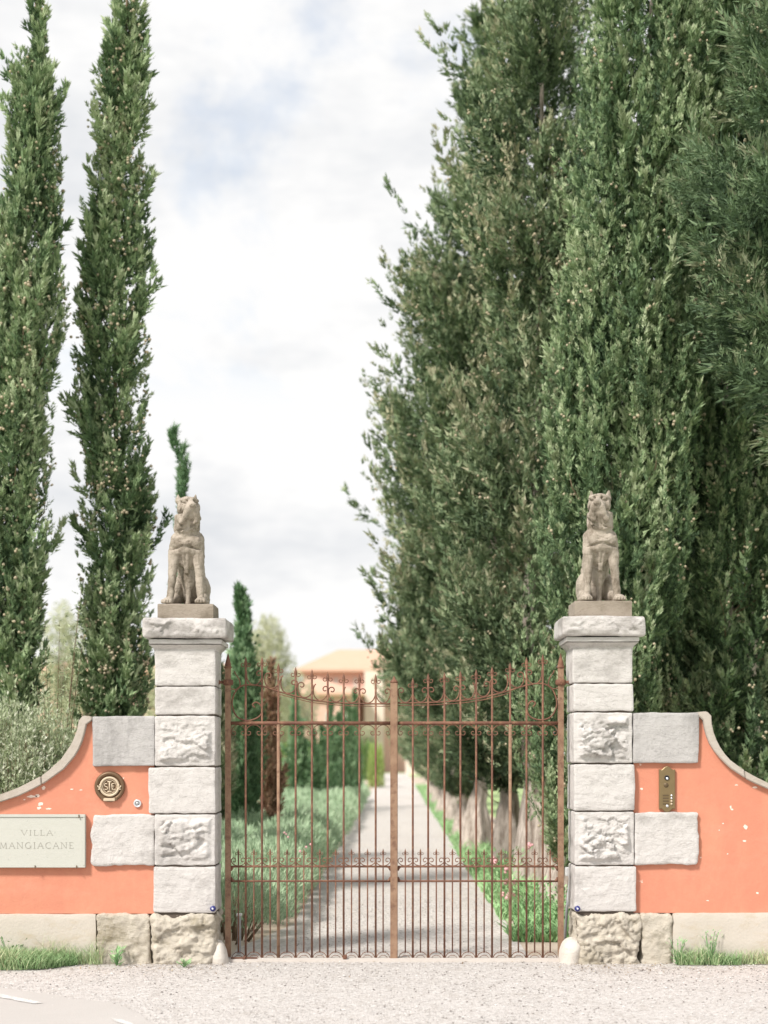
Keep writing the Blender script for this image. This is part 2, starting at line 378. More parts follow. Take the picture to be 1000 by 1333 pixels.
m = NT('dry_litter'); a = m.n('ShaderNodeAttribute', attribute_name='tint', attribute_type='GEOMETRY')
M['litter'] = m.done(m.ramp(a.outputs['Fac'], [(0, (.13, .09, .06)), (.5, (.28, .20, .13)), (1, (.48, .40, .27))]), .9)
n = 1500; rl_ = np.random.default_rng(5); x = rl_.uniform(-3.2, 3.2, n); y = -np.abs(rl_.normal(0, .35, n))-.01
x2 = np.where(rl_.random(n) < .5, np.where(rl_.random(n) < .5, rl_.normal(-1.65, .35, n), rl_.normal(1.75, .35, n)), x)
P = np.c_[x2, np.where(np.abs(x2) < 1.2, y+.4, y), np.full(n, .014)]; d = nrm(np.c_[rl_.normal(size=(n, 2)), rl_.uniform(-.1, .3, n)]); sd0 = nrm(np.cross(d, np.array([0, 0, 1.0])))
w0 = rl_.uniform(.002, .008, (n, 1)); l0 = rl_.uniform(.008, .03, (n, 1))
V = np.stack([P-d*l0*.5, P+sd0*w0, P+d*l0*.5, P-sd0*w0], 1).reshape(-1, 3)
tag(link('litter', mesh_np('litter', V, np.arange(4*n).reshape(-1, 4), rl_.random(n)), M['litter']), 'dry leaf litter and needles scattered round the pillar feet and the gate sill', 'litter', kind='stuff')

# ------------------------------------------------------------------ stone blocks
def block(name, x0, x1, y0, y1, z0, z1, mat, parent, seed, rough=.004, rock=0, rnd=.012, cell=.014, margin=.035, wob=.006, ragged=0):
    if rock > .03 and rough < .01: cell = .009
    d = np.array([x1-x0, y1-y0, z1-z0]); n = np.maximum(2, np.round(d/cell).astype(int))
    vs = []; fs = []; off = 0
    def face(ax, side):
        nonlocal off
        u, w = [k for k in range(3) if k != ax]
        U, Wv = np.meshgrid(np.linspace(0, 1, n[u]+1), np.linspace(0, 1, n[w]+1), indexing='ij')
        P = np.zeros((U.size, 3)); P[:, u] = U.ravel(); P[:, w] = Wv.ravel(); P[:, ax] = side
        i = np.arange(n[u])[:, None]*(n[w]+1)+np.arange(n[w])[None]; i = i.ravel()+off
        q = np.c_[i, i+n[w]+1, i+n[w]+2, i+1]
        if (ax == 1) == (side == 1): q = q[:, ::-1]
        vs.append(P); fs.append(q); off += len(P)
    face(1, 0); face(0, 0); face(0, 1); face(2, 0); face(2, 1)
    P = np.vstack(vs)*d+np.array([x0, y0, z0]); Fq = np.vstack(fs)
    lo = np.array([x0, y0, z0])+rnd; hi = np.array([x1, y1, z1])-rnd
    c = np.clip(P, lo, hi); dv = P-c; ln_ = np.linalg.norm(dv, axis=1, keepdims=True)
    N = dv/(ln_+1e-9); Q = np.where(ln_ > rnd*.999, c+N*rnd, P)
    nn = fbm(Q, 14, 4, seed)
    if rough > .012: nn = nn+.55*fbm(Q, 34, 3, seed+2)
    Q = Q+N*(nn*rough)[:, None]
    # chipped wavy outline
    wv = np.stack([fbm(P*np.array([0, 1, 1]), 7, 3, seed+20), np.zeros(len(P)), fbm(P*np.array([1, 1, 0]), 7, 3, seed+30)], -1)
    Q = Q+wv*wob
    if ragged:
        edge = np.where(ragged > 0, (P[:, 0]-x0)/d[0], (x1-P[:, 0])/d[0])
        Q[:, 0] += np.clip(edge-.75, 0, 1)*4*fbm(P*np.array([0, 1, 1]), 11, 4, seed+50)*.022
    if rock:
        e = np.minimum.reduce([P[:, 0]-x0, x1-P[:, 0], P[:, 2]-z0, z1-P[:, 2]])
        msk = np.clip((e-margin)/.03, 0, 1)*(np.abs(P[:, 1]-y0) < 1e-5)
        wp = P[:, [0, 2]]*np.array([1, 1.7])+np.stack([fbm(P, 9, 3, seed+60), fbm(P, 9, 3, seed+61)], -1)*.035
        rs_ = np.random.default_rng(seed); h = .45*np.ones(len(P))
        for cnt, amp, gr in ((14, .55, 3.0), (70, .30, 4.0), (260, .14, 5.0)):       # split facets at three sizes
            sdp = rs_.uniform(wp.min(0), wp.max(0), (cnt, 2)); dd = ((wp[:, None]-sdp[None])**2).sum(-1); k_ = dd.argmin(1)
            h = h+amp*(rs_.uniform(-1, 1, cnt)[k_]+((wp-sdp[k_])*rs_.uniform(-gr, gr, (cnt, 2))[k_]).sum(1))
        h = h+.10*fbm(P, 40, 3, seed+4)
        Q[:, 1] -= msk*rock*np.clip(h, -.3, 1.4)
    me = mesh_np(name, Q, Fq, smooth=True)
    o = link(name, me, mat, parent)
    return o
def bl(name, a, b, c, d, mat, par, seed, y0=0, y1=.47, **kw):      # a..b px across, c..d px down
    g = .0025
    ox, oy, oz = par.location
    return block(name, WX(a)+g-ox, WX(b)-g-ox, y0-oy, y1-oy, WZ(d)+g-oz, WZ(c)-g-oz, mat, par, seed, **kw)

pl = empty('gate_pillar', (WX(241), .235, 0), 'left stone gate pillar with a square moulded cap under the dog looking to the right', 'pillar', 'gate pillars')
pr = empty('gate_pillar', (WX(786), .235, 0), 'right stone gate pillar with a square moulded cap, nearest the tall cypresses', 'pillar', 'gate pillars')
def pillar(par, xs, cap, mould, seed, s):
    ox = par.location.x
    # xs: rows (x0,x1,ytop,ybot,mat,rock)
    for i, (a, b, c, d, mt, rk) in enumerate(xs):
        bl('stone', a, b, c, d, M[mt], par, seed+i*3, y0=rng.uniform(-.004, .004), rough=.006 if mt != 'base' else .028, rock=rk,
           rnd=.012 if mt != 'base' else .03, cell=.012, wob=.005 if mt != 'base' else .02, margin=.03 if mt != 'base' else .01)
    box('mortar_core', WX(max(q[0] for q in xs)+2.5)-ox, WX(min(q[1] for q in xs)-2.5)-ox, .018-.235, .45-.235, .1, WZ(xs[0][2]+2), M['joint'], par)
    a, b, c, d = cap
    e = (cap[1]-cap[0]-80)/2/169
    bl('cap', a, b, c, d, M['cap'], par, seed+70, y0=-e, y1=.47+e, rough=.006, rnd=.022, cell=.010, wob=.006, rock=.022, margin=.018)
    a, b, c, d = mould
    e2 = (mould[1]-mould[0]-80)/2/169
    bl('moulding', a, b, c+.5, d-3, M['stone'], par, seed+80, y0=-e2, y1=.47+e2, rough=.002, rnd=.008, wob=.003)
    # cavetto below the moulding
    x0, x1 = WX(xs[0][0])-ox, WX(xs[0][1])-ox; V = []; f = []
    for k in range(7):
        t = k/6; ex = (1-math.sin(t*math.pi/2))*(e2-.008)+.0
        z = WZ(d-2.5)-t*.045
        V += [(x0-ex, -.235-ex, z), (x1+ex, -.235-ex, z), (x1+ex, .235+ex, z), (x0-ex, .235+ex, z)]
    for k in range(6):
        for j in range(4): f.append((k*4+j, k*4+(j+1) % 4, k*4+4+(j+1) % 4, k*4+4+j))
    me = bpy.data.meshes.new('cavetto'); me.from_pydata(V, [], [q[::-1] for q in f]); me.shade_smooth()
    link('cavetto', me, M['stone'], par)
pillar(pl, [(201, 281, 841, 893, 'stone', 0), (201, 281, 893.5, 930.5, 'stone', 0), (201, 281, 931.5, 997.5, 'stone', .036), (193, 281, 998.5, 1059, 'stone', 0),
            (201, 281, 1060, 1127, 'stone', .036), (199, 281, 1128, 1188.5, 'stone', .004), (196, 282, 1190, 1262, 'base', .03)], (187, 297, 805, 831.5), (194, 290, 831.5, 842), 100, 1)
pillar(pr, [(745, 824, 838, 889, 'stone', 0), (746, 825, 889.5, 926, 'stone', 0), (746.5, 824, 927, 993.5, 'stone', .055), (747, 827, 994.5, 1055.5, 'stone', .003),
            (748, 826, 1056.5, 1126.5, 'stone', .05), (748, 829, 1127.5, 1187, 'stone', .005), (750, 833, 1188.5, 1266, 'base', .04)], (730, 839, 802, 828.5), (736, 832, 828.5, 839), 300, -1)
# statue plinths
for par, (a, b, c, d), sd in ((pl, (204, 278, 785, 805), 41), (pr, (748, 824, 781, 802), 42)):
    o = bl('plinth', a, b, c, d+.5, M['plinth'], par, sd, y0=.02, y1=.45, rough=.003, rnd=.006, wob=.002)

# ------------------------------------------------------------------ garden walls
def wall(label, outer, inner, xin, ybot, sign):
    par = empty('garden_wall', (WX(xin), .2, 0), label, 'wall', 'curved salmon garden walls')
    ox, oy, _ = par.location
    inn = catmull([(WX(x), 0, WZ(y)) for x, y in inner], 8); outp = catmull([(WX(x), 0, WZ(y)) for x, y in outer], 8)
    yf, yb = .05, .40; V = []; f = []
    zb = WZ(ybot); pts = [(WX(xin), 0, inn[0][2])]+inn
    n = len(pts)
    for yv in (yf, yb):
        for p in pts: V.append((p[0]-ox, yv-oy, p[2]+.012))
        for p in pts: V.append((p[0]-ox, yv-oy, zb))
    for i in range(n-1):
        f.append((i, i+1, n+i+1, n+i)); f.append((2*n+i, 3*n+i, 3*n+i+1, 2*n+i+1))
        f.append((i, 2*n+i, 2*n+i+1, i+1)); f.append((n+i, n+i+1, 3*n+i+1, 3*n+i))
    f.append((n-1, 3*n-1, 4*n-1, 2*n-1)); f.append((0, n, 3*n, 2*n))
    me = bpy.data.meshes.new('plaster'); me.from_pydata(V, [], f); me.update()
    bm = bmesh.new(); bm.from_mesh(me); bmesh.ops.recalc_face_normals(bm, faces=bm.faces[:]); bm.to_mesh(me); bm.free()
    link('plaster', me, M['plaster'], par)
    # coping of separate lengths
    def res(P, k):
        P = np.array(P); s = np.r_[0, np.cumsum(np.linalg.norm(np.diff(P, axis=0), axis=1))]; t = np.linspace(0, s[-1], k)
        return np.stack([np.interp(t, s, P[:, j]) for j in range(3)], -1)
    K = 61; A = res(outp, K); B = res(inn, K); npc = 6; seg = (K-1)//npc
    for c in range(npc):
        V = []; f = []
        idx = list(range(c*seg, (c+1)*seg+1))
        for k, i in enumerate(idx):
            a, b = A[i].copy(), B[i].copy()
            if k in (0, len(idx)-1):
                dlt = (A[idx[1]]-A[idx[0]])*.03*(1 if k == 0 else -1); a += dlt; b += dlt
            j = rng.normal(0, .0015, 2)
            for q, yv in ((a, .0), (a, .45), (b, .45), (b, .0)): V.append((q[0]-ox+j[0], yv-oy, q[2]+j[1]))
        m_ = len(idx)
        for k in range(m_-1):
            for j in range(4): f.append((k*4+j, k*4+(j+1) % 4, k*4+4+(j+1) % 4, k*4+4+j))
        f.append((0, 1, 2, 3)); f.append(((m_-1)*4, (m_-1)*4+3, (m_-1)*4+2, (m_-1)*4+1))
        me = bpy.data.meshes.new('coping'); me.from_pydata(V, [], f); me.update()
        bm = bmesh.new(); bm.from_mesh(me); bmesh.ops.recalc_face_normals(bm, faces=bm.faces[:])
        bmesh.ops.bevel(bm, geom=[e for e in bm.edges if len(e.link_faces) == 2 and e.calc_face_angle(0) > .8], offset=.006, segments=2, affect='EDGES')
        bm.to_mesh(me); bm.free()
        link('coping', me, M['coping'], par)
    return par
wl = wall('salmon plastered wall left of the gate, with its upswept coping, carrying the slab sign',
          [(119, 932), (111, 932), (103.5, 932), (102, 944), (98, 957), (92, 970), (84, 982), (74, 993), (60, 1006), (45, 1014.5), (22, 1026), (0, 1034), (-40, 1045), (-120, 1056), (-500, 1062)],
          [(120, 937), (118, 938), (113.5, 939), (111, 950), (107, 964), (101, 978), (92, 991), (81, 1002), (64, 1015), (48, 1024.5), (24, 1036), (0, 1044), (-40, 1055), (-120, 1066), (-500, 1072)], 200, 1190, -1)
wr = wall('salmon plastered wall right of the gate, with its upswept coping, carrying the brass intercom',
          [(910, 926.5), (918, 926.5), (925.5, 926.5), (927, 944), (931, 958), (937, 971), (947, 985), (961, 997), (980, 1009), (1000, 1019), (1030, 1031), (1080, 1044), (1160, 1054), (1500, 1060)],
          [(909, 931), (911, 932), (915, 934), (917.5, 947), (922, 963), (930, 977), (942, 991), (957, 1004), (978, 1017), (1000, 1027), (1032, 1040), (1080, 1054), (1160, 1064), (1500, 1070)], 826, 1189, 1)
W_ = dict(y1=.42)
# quoin wings in the walls
bl('stone', 119.5, 201.6, 932, 997.5, M['grey'], wl, 501, y0=.006, rough=.005, cell=.012, **W_)
bl('stone', 119, 201.6, 1060, 1127.5, M['stone'], wl, 502, y0=.012, rough=.008, ragged=-1, rnd=.016, wob=.01, cell=.012, **W_)
bl('stone', 823.4, 911, 927, 993.5, M['grey'], wr, 503, y0=.012, rough=.005, cell=.012, **W_)
bl('stone', 825.6, 909, 1057, 1126, M['stone'], wr, 504, y0=.012, rough=.008, ragged=1, rnd=.016, wob=.01, cell=.012, **W_)
# plinth courses
bl('stone', 125, 195.5, 1190, 1262, M['base'], wl, 505, y0=.0, rough=.02, rnd=.03, cell=.014, wob=.012, **W_)
bl('stone', 834, 876, 1189, 1262, M['base'], wr, 506, y0=.01, rough=.02, rnd=.03, cell=.014, wob=.01, **W_)
bl('plinth', -500, 125, 1190, 1265, M['stucco'], wl, 507, y0=.02, rough=.004, cell=.03, wob=.004, **W_)
bl('plinth', 876, 1500, 1188.5, 1265, M['stucco'], wr, 508, y0=.02, rough=.004, cell=.03, wob=.004, **W_)

m = NT('bare_plaster_patch'); M['patch'] = m.done(m.mix(m.noise(40, 4), (.80, .62, .52), (.86, .74, .66)), .95)
def patches(par, spots, seed):
    rp_ = np.random.default_rng(seed)
    for px, py, w, h in spots:
        bm = bmesh.new(); k = 11; vs = []
        for i in range(k):
            a = 2*math.pi*i/k; q = rp_.uniform(.55, 1.15)
            vs.append(bm.verts.new((WX(px)+w/338*q*math.cos(a)-par.location.x, -.1515, WZ(py)+h/338*q*math.sin(a))))
        bm.faces.new(vs); bmesh.ops.triangulate(bm, faces=bm.faces[:])
        link('bare_patch', bmdone(bm, 'bare_patch'), M['patch'], par)
patches(wl, [(40, 1037, 15, 4), (47, 1036, 8, 5), (51, 1047, 8, 5), (49, 1052, 7, 4), (62, 1053, 8, 2.5), (92, 1027.5, 6, 1.6), (104, 1028.5, 5, 1.4), (55, 1026, 5, 6), (30, 1041, 4, 2)], 1)
patches(wr, [(953, 1051, 3, 6), (955, 1054, 4, 3), (972, 1077, 6, 7), (971, 1095, 5, 3), (943, 1072, 3, 2), (960, 1022, 5, 2), (985, 1025, 7, 3), (938, 1081, 2, 2), (949, 1112, 3, 2), (923, 1173, 4, 2), (837, 1027, 5, 3), (988, 1163, 4, 3)], 2)
# guard stones at the foot of the pillars
def guard(name, px0, px1, ptop, seed, label, y):
    w = (px1-px0)/169/2; h = WZ(ptop, y)+.03
    cx = (WX(px0, y)+WX(px1, y))/2
    n, mrows = 28, 22; V = []; f = []
    for i in range(mrows+1):
        t = i/mrows
        r = (1-max(0, (t-.30)/.70)**2.2)**.5 if t < 1 else 0
        for k in range(n):
            a = k*2*math.pi/n; c, s = math.cos(a), math.sin(a); q = (abs(c)**2.3+abs(s)**2.3)**(-1/2.3)
            V.append((w*r*q*c*(1.06-.12*t), .13*r*q*s, h*t-.03))
    V = np.array(V); nn = fbm(V+seed, 9, 4, seed)
    V[:, :2] *= (1+nn*.10+.28*fbm(V+seed, 4, 2, seed+1))[:, None]; V[:, 2] += nn*.02; V[:, 0] += V[:, 2]*(.10 if seed == 61 else -.05)*-1
    for i in range(mrows):
        for k in range(n): f.append((i*n+k, i*n+(k+1) % n, (i+1)*n+(k+1) % n, (i+1)*n+k))
    o = link(name, mesh_np(name, V, f, smooth=True), M['kerb'], None, (cx, y, 0)); o.data.polygons[0].use_smooth = True
    tag(o, label, 'guard stone', 'guard stones at the foot of the pillars')
guard('guard_stone', 274, 300, 1223, 61, 'small pale rounded guard stone beside the left pillar base', .1)
guard('guard_stone', 728, 757, 1219, 62, 'larger pale rounded guard stone beside the right pillar base', .1)

# ------------------------------------------------------------------ the gate
YG = .25
def gx(px): return WX(px, YG)
def gz(py): return WZ(py, YG)
def bar_mesh(name, ztop, zbot, r, n=8):
    return mesh_vf(name, [sweep([(0, 0, zbot), (0, 0, (zbot+ztop)/2), (0, 0, ztop)], r, n)])
S = 13.25/F
# spear head with two curls, tip at z=0, length .062 below
def finial_mesh(name, k):
    parts = [sweep([(0, 0, -.075*k), (0, 0, -.05*k), (0, 0, -.046*k), (0, 0, -.03*k), (0, 0, 0)], 1, 6, taper=[.0055*k, .006*k, .011*k, .010*k, .0008], flat=(1, .6))]
    for s in (-1, 1):
        p = []
        for t in np.linspace(0, 1, 12):
            if t < .4:
                u = t/.4; p.append((s*(.001+.016*u)*k, 0, (-.045+.000-.012*math.sin(u*math.pi/2)+.0)*k))
            else:
                a = -math.pi/2+(t-.4)/.6*4.0; rr = (.012-.006*(t-.4)/.6)*k
                p.append((s*(.017*k+rr*math.cos(a)), 0, -.045*k+rr*math.sin(a)))
        parts.append(sweep(p,   .0034*k, 4))
    return mesh_vf(name, parts)
FIN = finial_mesh('finial', 1.35); FIN2 = finial_mesh('finial_small', .85)
for q in (FIN, FIN2): q.materials.append(M['rust'])
def uscroll(w, h, rc, lcurl=True, rcurl=True, r=.0054, turn=5.6):
    """U-shaped strap, bottom at z=0, curls turning inward"""
    def side(s, curl):
        pts = []
        x0 = w/2
        for t in np.linspace(0, 1, 9): pts.append((s*x0*math.sin(t*math.pi/2), 0, (h-rc)*(1-math.cos(t*math.pi/2))))
        if curl:
            for t in np.linspace(0, 1, 18)[1:]:
                a = t*turn; rr = rc*(1-.66*t); cx = x0-rc
                pts.append((s*(cx+rr*math.cos(a)), 0, h-rc+rr*math.sin(a)))
        else:
            for t in np.linspace(0, 1, 5)[1:]: pts.append((s*(x0+.010*t*t), 0, (h-rc)+(rc+.004)*t))
        return pts
    l = side(-1, lcurl)[::-1]; rr = side(1, rcurl)
    return sweep(l+rr[1:], r, 4, flat=(1, 1.6))
w_ = 20.9*S
U_LR = mesh_vf('scroll_u_lr', [uscroll(w_, .118, .028, True, False, r=.0064)])
U_RL = mesh_vf('scroll_u_rl', [uscroll(w_, .118, .028, False, True, r=.0064)])
U_DN = mesh_vf('scroll_under', [uscroll(w_, .085, .023, r=.0046)])
U_DOG = mesh_vf('scroll_dog', [uscroll(w_, .066, .024, r=.0046)])
ar = [(-w_/2+.004, 0, 0)]+[(-(w_/2-.004)*math.cos(t), 0, .066*math.sin(t)**.8) for t in np.linspace(.05, math.pi-.05, 15)]+[(w_/2-.004, 0, 0)]
ARCH = mesh_vf('arch', [sweep(ar, .0038, 4, flat=(1, 1.6)), (lambda v, f: (v*np.array([.62, 1, -.85])+np.array([0, 0, .040]), [q[::-1] for q in f]))(*uscroll(w_, .05, .014, r=.0034))])
for q in (U_LR, U_RL, U_DN, U_DOG, ARCH): q.materials.append(M['rust'])
def flip(o): o.rotation_euler.x = math.pi; return o
def leaf(px_hinge, bars, tops, curve, sign, label, free_post):
    par = empty('gate_leaf', (gx(px_hinge), YG, 0), label, 'gate', 'iron gate leaves')
    ox = par.location.x
    px_free = 508.5 if sign > 0 else 518
    # hinge stile
    h = px_hinge; zt = gz(870)
    me = mesh_vf('stile', [sweep([(0, 0, .03), (0, 0, 1), (0, 0, gz(888)), (0, 0, zt)], .031, 4, flat=(1, 1))], False); link('stile', me, M['rust_light'], par)
    me = mesh_vf('stile_finial', [sweep([(0, 0, 0), (0, 0, .012), (0, 0, .018), (0, 0, .03), (0, 0, .05), (0, 0, .12)], 1, 8, taper=[.028, .033, .024, .026, .021, .002])])
    link('finial', me, M['rust'], par, (0, 0, zt))
    me = mesh_vf('collar', [sweep([(0, 0, 0), (0, 0, .012), (0, 0, .035), (0, 0, .045)], 1, 12, taper=[.036, .042, .042, .034])])
    link('collar', me, M['rust'], par, (0, 0, gz(892)))
    hx = -sign
    me = mesh_vf('hinge', [sweep([(hx*.03, 0, 0), (hx*.06, 0, 0), (hx*.075, 0, 0), (hx*.085, 0, 0), (hx*.10, 0, 0), (hx*.15, 0, 0)], 1, 8, taper=[.012, .012, .024, .024, .012, .014])])
    link('hinge', me, M['rust'], par, (0, 0, gz(888)))
    # rails
    def rail(name, py, r, a, b, n=8, mat='rust'):
        me = mesh_vf(name, [sweep([(gx(a)-ox, 0, 0), ((gx(a)+gx(b))/2-ox, 0, .001), (gx(b)-ox, 0, 0)], r, n)])
        return link(name, me, M[mat], par, (0, 0, gz(py)))
    a, b = (px_hinge+3, px_free) if sign > 0 else (px_free, px_hinge-3)
    rail('top_rail', 941.3, .0145, a, b, 10)
    rail('lock_rail', 1128, .0082, a, b); rail('lock_rail', 1147, .0082, a, b)
    rail('bottom_rail', 1251, .010, a, b, 4)
    # gussets where the twin rails meet the stiles
    for gxp, s in ((px_hinge+sign*4, sign), (px_free if sign > 0 else px_free, -sign)):
        for pz, up in ((1128, -1), (1147, 1)):
            p = [(s*.034, 0, 0), (s*.018, 0, up*-.0), (s*.006, 0, up*-.012), (0, 0, up*-.03)]
            p = [(q[0], 0, -q[2]*0+(-up)*(-(.0 if k == 0 else [.0, .002, .012, .032][k]))) for k, q in enumerate(p)]
            me = mesh_vf('gusset', [sweep(p, .010, 6, taper=[.006, .010, .012, .008])])
            link('gusset', me, M['rust'], par, (gx(gxp)-ox, 0, gz(pz)))
    allx = sorted(list(bars)+[px_hinge+sign*4, px_free])
    # curved top strap: starts in the big spiral
    cpts = [(gx(x)-ox, 0, gz(y)) for x, y in curve]
    me = mesh_vf('top_curve', [sweep(catmull(cpts, 6), .0068, 5, flat=(1, 1.5))]); link('top_curve', me, M['rust'], par)
    cs = [(x, y) for x, y in curve[8:]]; cs.sort(); cxs = [c[0] for c in cs]; cys = [c[1] for c in cs]
    second = [(gx(x)-ox, 0, gz(y+3.2)) for x, y in cs if abs(x-px_hinge) > 55]
    me = mesh_vf('lower_curve', [sweep(catmull(second, 6), .0048, 4)]); link('lower_curve', me, M['rust'], par)
    # main bars
    for i, (x, top) in enumerate(zip(bars, tops)):
        thick = (i == 2)
        r = .0085
        zt = gz(top)
        me = bpy.data.meshes.get('bar_%d' % round(top*10)) or bar_mesh('bar_%d' % round(top*10), zt-.06, gz(1250), r)
        o = link('bar', me, M['rust'], par, (gx(x)-ox, 0, 0))
        link('finial', FIN, None, o, (0, 0, zt))
        if thick:
            me = bar_mesh('middle_post', gz(943), gz(1250), .0165, 4); link('middle_post', me, M['rust_light'], par, (gx(x)-ox, 0, 0))
    # dog bars
    for a, b in zip(allx[:-1], allx[1:]):
        x = (a+b)/2; wd = (b-a)*S
        me = bpy.data.meshes.get('dog_bar') or bar_mesh('dog_bar', gz(1112), gz(1240), .0062, 6)
        o = link('dog_bar', me, M['rust'], par, (gx(x)-ox, 0, 0)); link('finial', FIN2, None, o, (0, 0, gz(1104.5)))
        sx = wd/w_
        for nm, mm, z, fl, rt in (('scroll', U_DOG, 1127, 0, 1), ('scroll', U_DN, 943.5, 1, 1), ('arch', ARCH, 1250, 0, 1)):
            s = link(nm, mm, None, par, (gx(x)-ox, 0, gz(z))); s.scale = (sx*.97, 1, 1)
            if fl: s.rotation_euler.x = math.pi
    # top scrolls: hearts at every second bar
    up = sorted(list(bars)+[px_hinge+sign*4, px_free])
    for i, (a, b) in enumerate(zip(up[:-1], up[1:])):
        x = (a+b)/2; z = np.interp(x, cxs, cys)
        slope = (np.interp(b, cxs, cys)-np.interp(a, cxs, cys))/(b-a)
        k = i if sign > 0 else len(up)-2-i
        right = (k % 2 == 1)
        if sign < 0: right = not right
        if k == 0: mm = U_LR if sign > 0 else U_RL
        else: mm = U_RL if right else U_LR
        s = link('scroll', mm, None, par, (gx(x)-ox, 0, gz(z)+.004)); s.scale = ((b-a)*S/w_*.98, 1, 1)
        s.rotation_euler.y = math.atan(slope)*.8
    if free_post:
        cxp = gx(513)-ox; zt = gz(889)
        bm = bmesh.new(); bmbox(bm, cxp-.029, cxp+.029, -.034, .026, .0, zt); me = bmdone(bm, 'meeting_post', .004); link('meeting_post', me, M['rust_light'], par)
        me = mesh_vf('post_cap', [sweep([(0, 0, 0), (0, 0, .008), (0, 0, .016), (0, 0, .03), (0, 0, .055)], 1, 8, taper=[.03, .034, .028, .014, .002])])
        link('post_cap', me, M['rust'], par, (cxp, 0, zt))
    return par
curveL = [(332, 921), (329, 917), (334, 914), (340, 919), (341, 928), (334, 935), (321, 938), (308, 932), (302, 915), (308, 898), (320, 891.5), (341, 893), (362.5, 900), (385, 906), (406, 911), (427, 913.5), (447.5, 915), (468, 915.8), (489, 916), (508.5, 916)]
leaf(297, [320, 341.2, 362.5, 385, 406.2, 426.7, 447.5, 468, 489.2], [855, 854.5, 863, 868, 871, 874, 876, 876.5, 877], curveL, 1,
     'left rusty wrought-iron gate leaf with spear tips, carrying the wide central meeting post', True)
curveR = [(694, 920), (697, 915), (692, 913), (687.5, 918), (687, 928), (694, 935), (707, 937), (719, 931), (725, 915), (719, 897), (706, 890), (686, 892), (663, 899), (641, 905), (620, 909.5), (599, 912), (579, 913.5), (557.5, 914.5), (537.5, 915), (518, 915)]
leaf(730, [706.7, 685.5, 664.2, 640.7, 620, 599.5, 578.7, 557.5, 537.5], [851, 855, 862, 867, 871, 873, 875, 876, 882], curveR, -1,
     'right rusty wrought-iron gate leaf with spear tips, hung on the right pillar', False)
# small ironwork on the sill
bm = bmesh.new(); bmbox(bm, gx(302), gx(336), .17, .19, .024, .034); bmbox(bm, gx(318), gx(321), .12, .24, .024, .040)
tag(link('floor_stop', bmdone(bm, 'floor_stop'), M['rust']), 'flat rusty iron stop lying on the sill at the left end of the gate', 'gate stop', 'iron stops on the gate sill')
bm = bmesh.new(); bmbox(bm, gx(447), gx(452), .13, .22, .024, .05)
tag(link('floor_stop', bmdone(bm, 'floor_stop', .003), M['rust']), 'tiny upright iron stop on the sill left of the meeting post', 'gate stop', 'iron stops on the gate sill')

# ------------------------------------------------------------------ things on the walls
# slab sign
sg = empty('stone_sign', (WX(48), .05, WZ(1094)), 'pale grey stone name slab reading VILLA MANGIACANE on the left wall', 'sign')
def rel(px, py): return (WX(px)-sg.location.x, WZ(py)-sg.location.z)
x0, z0 = rel(-15, 1129.5); x1, z1 = rel(111, 1060)
box('slab', x0, x1, -.045, -.002, z0, z1, M['slab'], sg, .004)
box('border', x0+.001, x1-.001, -.052, -.0455, z1-.022, z1-.001, M['slab'], sg, .002)
box('border', x0+.001, x1-.001, -.052, -.0455, z0+.001, z0+.014, M['slab'], sg, .002)
box('border', x1-.018, x1-.001, -.052, -.0455, z0+.016, z1-.024, M['slab'], sg, .002)
box('border', x0+.001, x0+.018, -.052, -.0455, z0+.016, z1-.024, M['slab'], sg, .002)
for px, py in ((103, 1062), (-6, 1062), (46, 1128), (100, 1128)):
    a, b = rel(px, py); box('clip', a-.003, a+.003, -.060, -.0525, b-.016, b+.010, M['bronze'], sg)
# roman capitals as thin strokes: (x0,y0,x1,y1,thick)
def arc(cx, cy, rx, ry, a0, a1, th, n=9):
    r = []; p = None
    for k in range(n+1):
        a = rad(a0+(a1-a0)*k/n); q = (cx+rx*math.cos(a), cy+ry*math.sin(a))
        if p: r.append((*p, *q, th))
        p = q
    return r
T, N_ = .10, .05
GL = {'V': (.8, [(0.05, 1, .4, 0, T), (.4, 0, .75, 1, N_), (-.05, 1, .2, 1, N_), (.62, 1, .85, 1, N_)]),
      'I': (.34, [(.17, 0, .17, 1, T), (.05, 0, .29, 0, N_), (.05, 1, .29, 1, N_)]),
      'L': (.6, [(.14, 0, .14, 1, T), (.02, 1, .28, 1, N_), (.02, 0, .58, 0, N_), (.58, 0, .6, .18, N_)]),
      'A': (.8, [(.05, 0, .4, 1, N_), (.4, 1, .75, 0, T), (.2, .36, .62, .36, N_), (-.04, 0, .16, 0, N_), (.64, 0, .86, 0, N_)]),
      'M': (1.0, [(.12, 0, .18, 1, N_), (.18, 1, .5, .05, T), (.5, .05, .82, 1, N_), (.82, 1, .88, 0, T), (0, 0, .24, 0, N_), (.76, 0, 1, 0, N_)]),
      'N': (.86, [(.12, 0, .12, 1, N_), (.12, 1, .74, 0, T), (.74, 0, .74, 1, N_), (0, 0, .24, 0, N_), (.62, 1, .86, 1, N_), (0, 1, .14, 1, N_)]),
      'G': (.86, arc(.45, .5, .4, .5, 50, 310, T*.8)+[(.74, .1, .74, .42, T), (.6, .42, .86, .42, N_)]),
      'C': (.78, arc(.45, .5, .4, .5, 48, 312, T*.8)),
      'E': (.6, [(.14, 0, .14, 1, T), (.02, 1, .52, 1, N_), (.02, 0, .56, 0, N_), (.14, .52, .44, .52, N_), (.56, 0, .58, .14, N_), (.52, 1, .53, .87, N_)])}
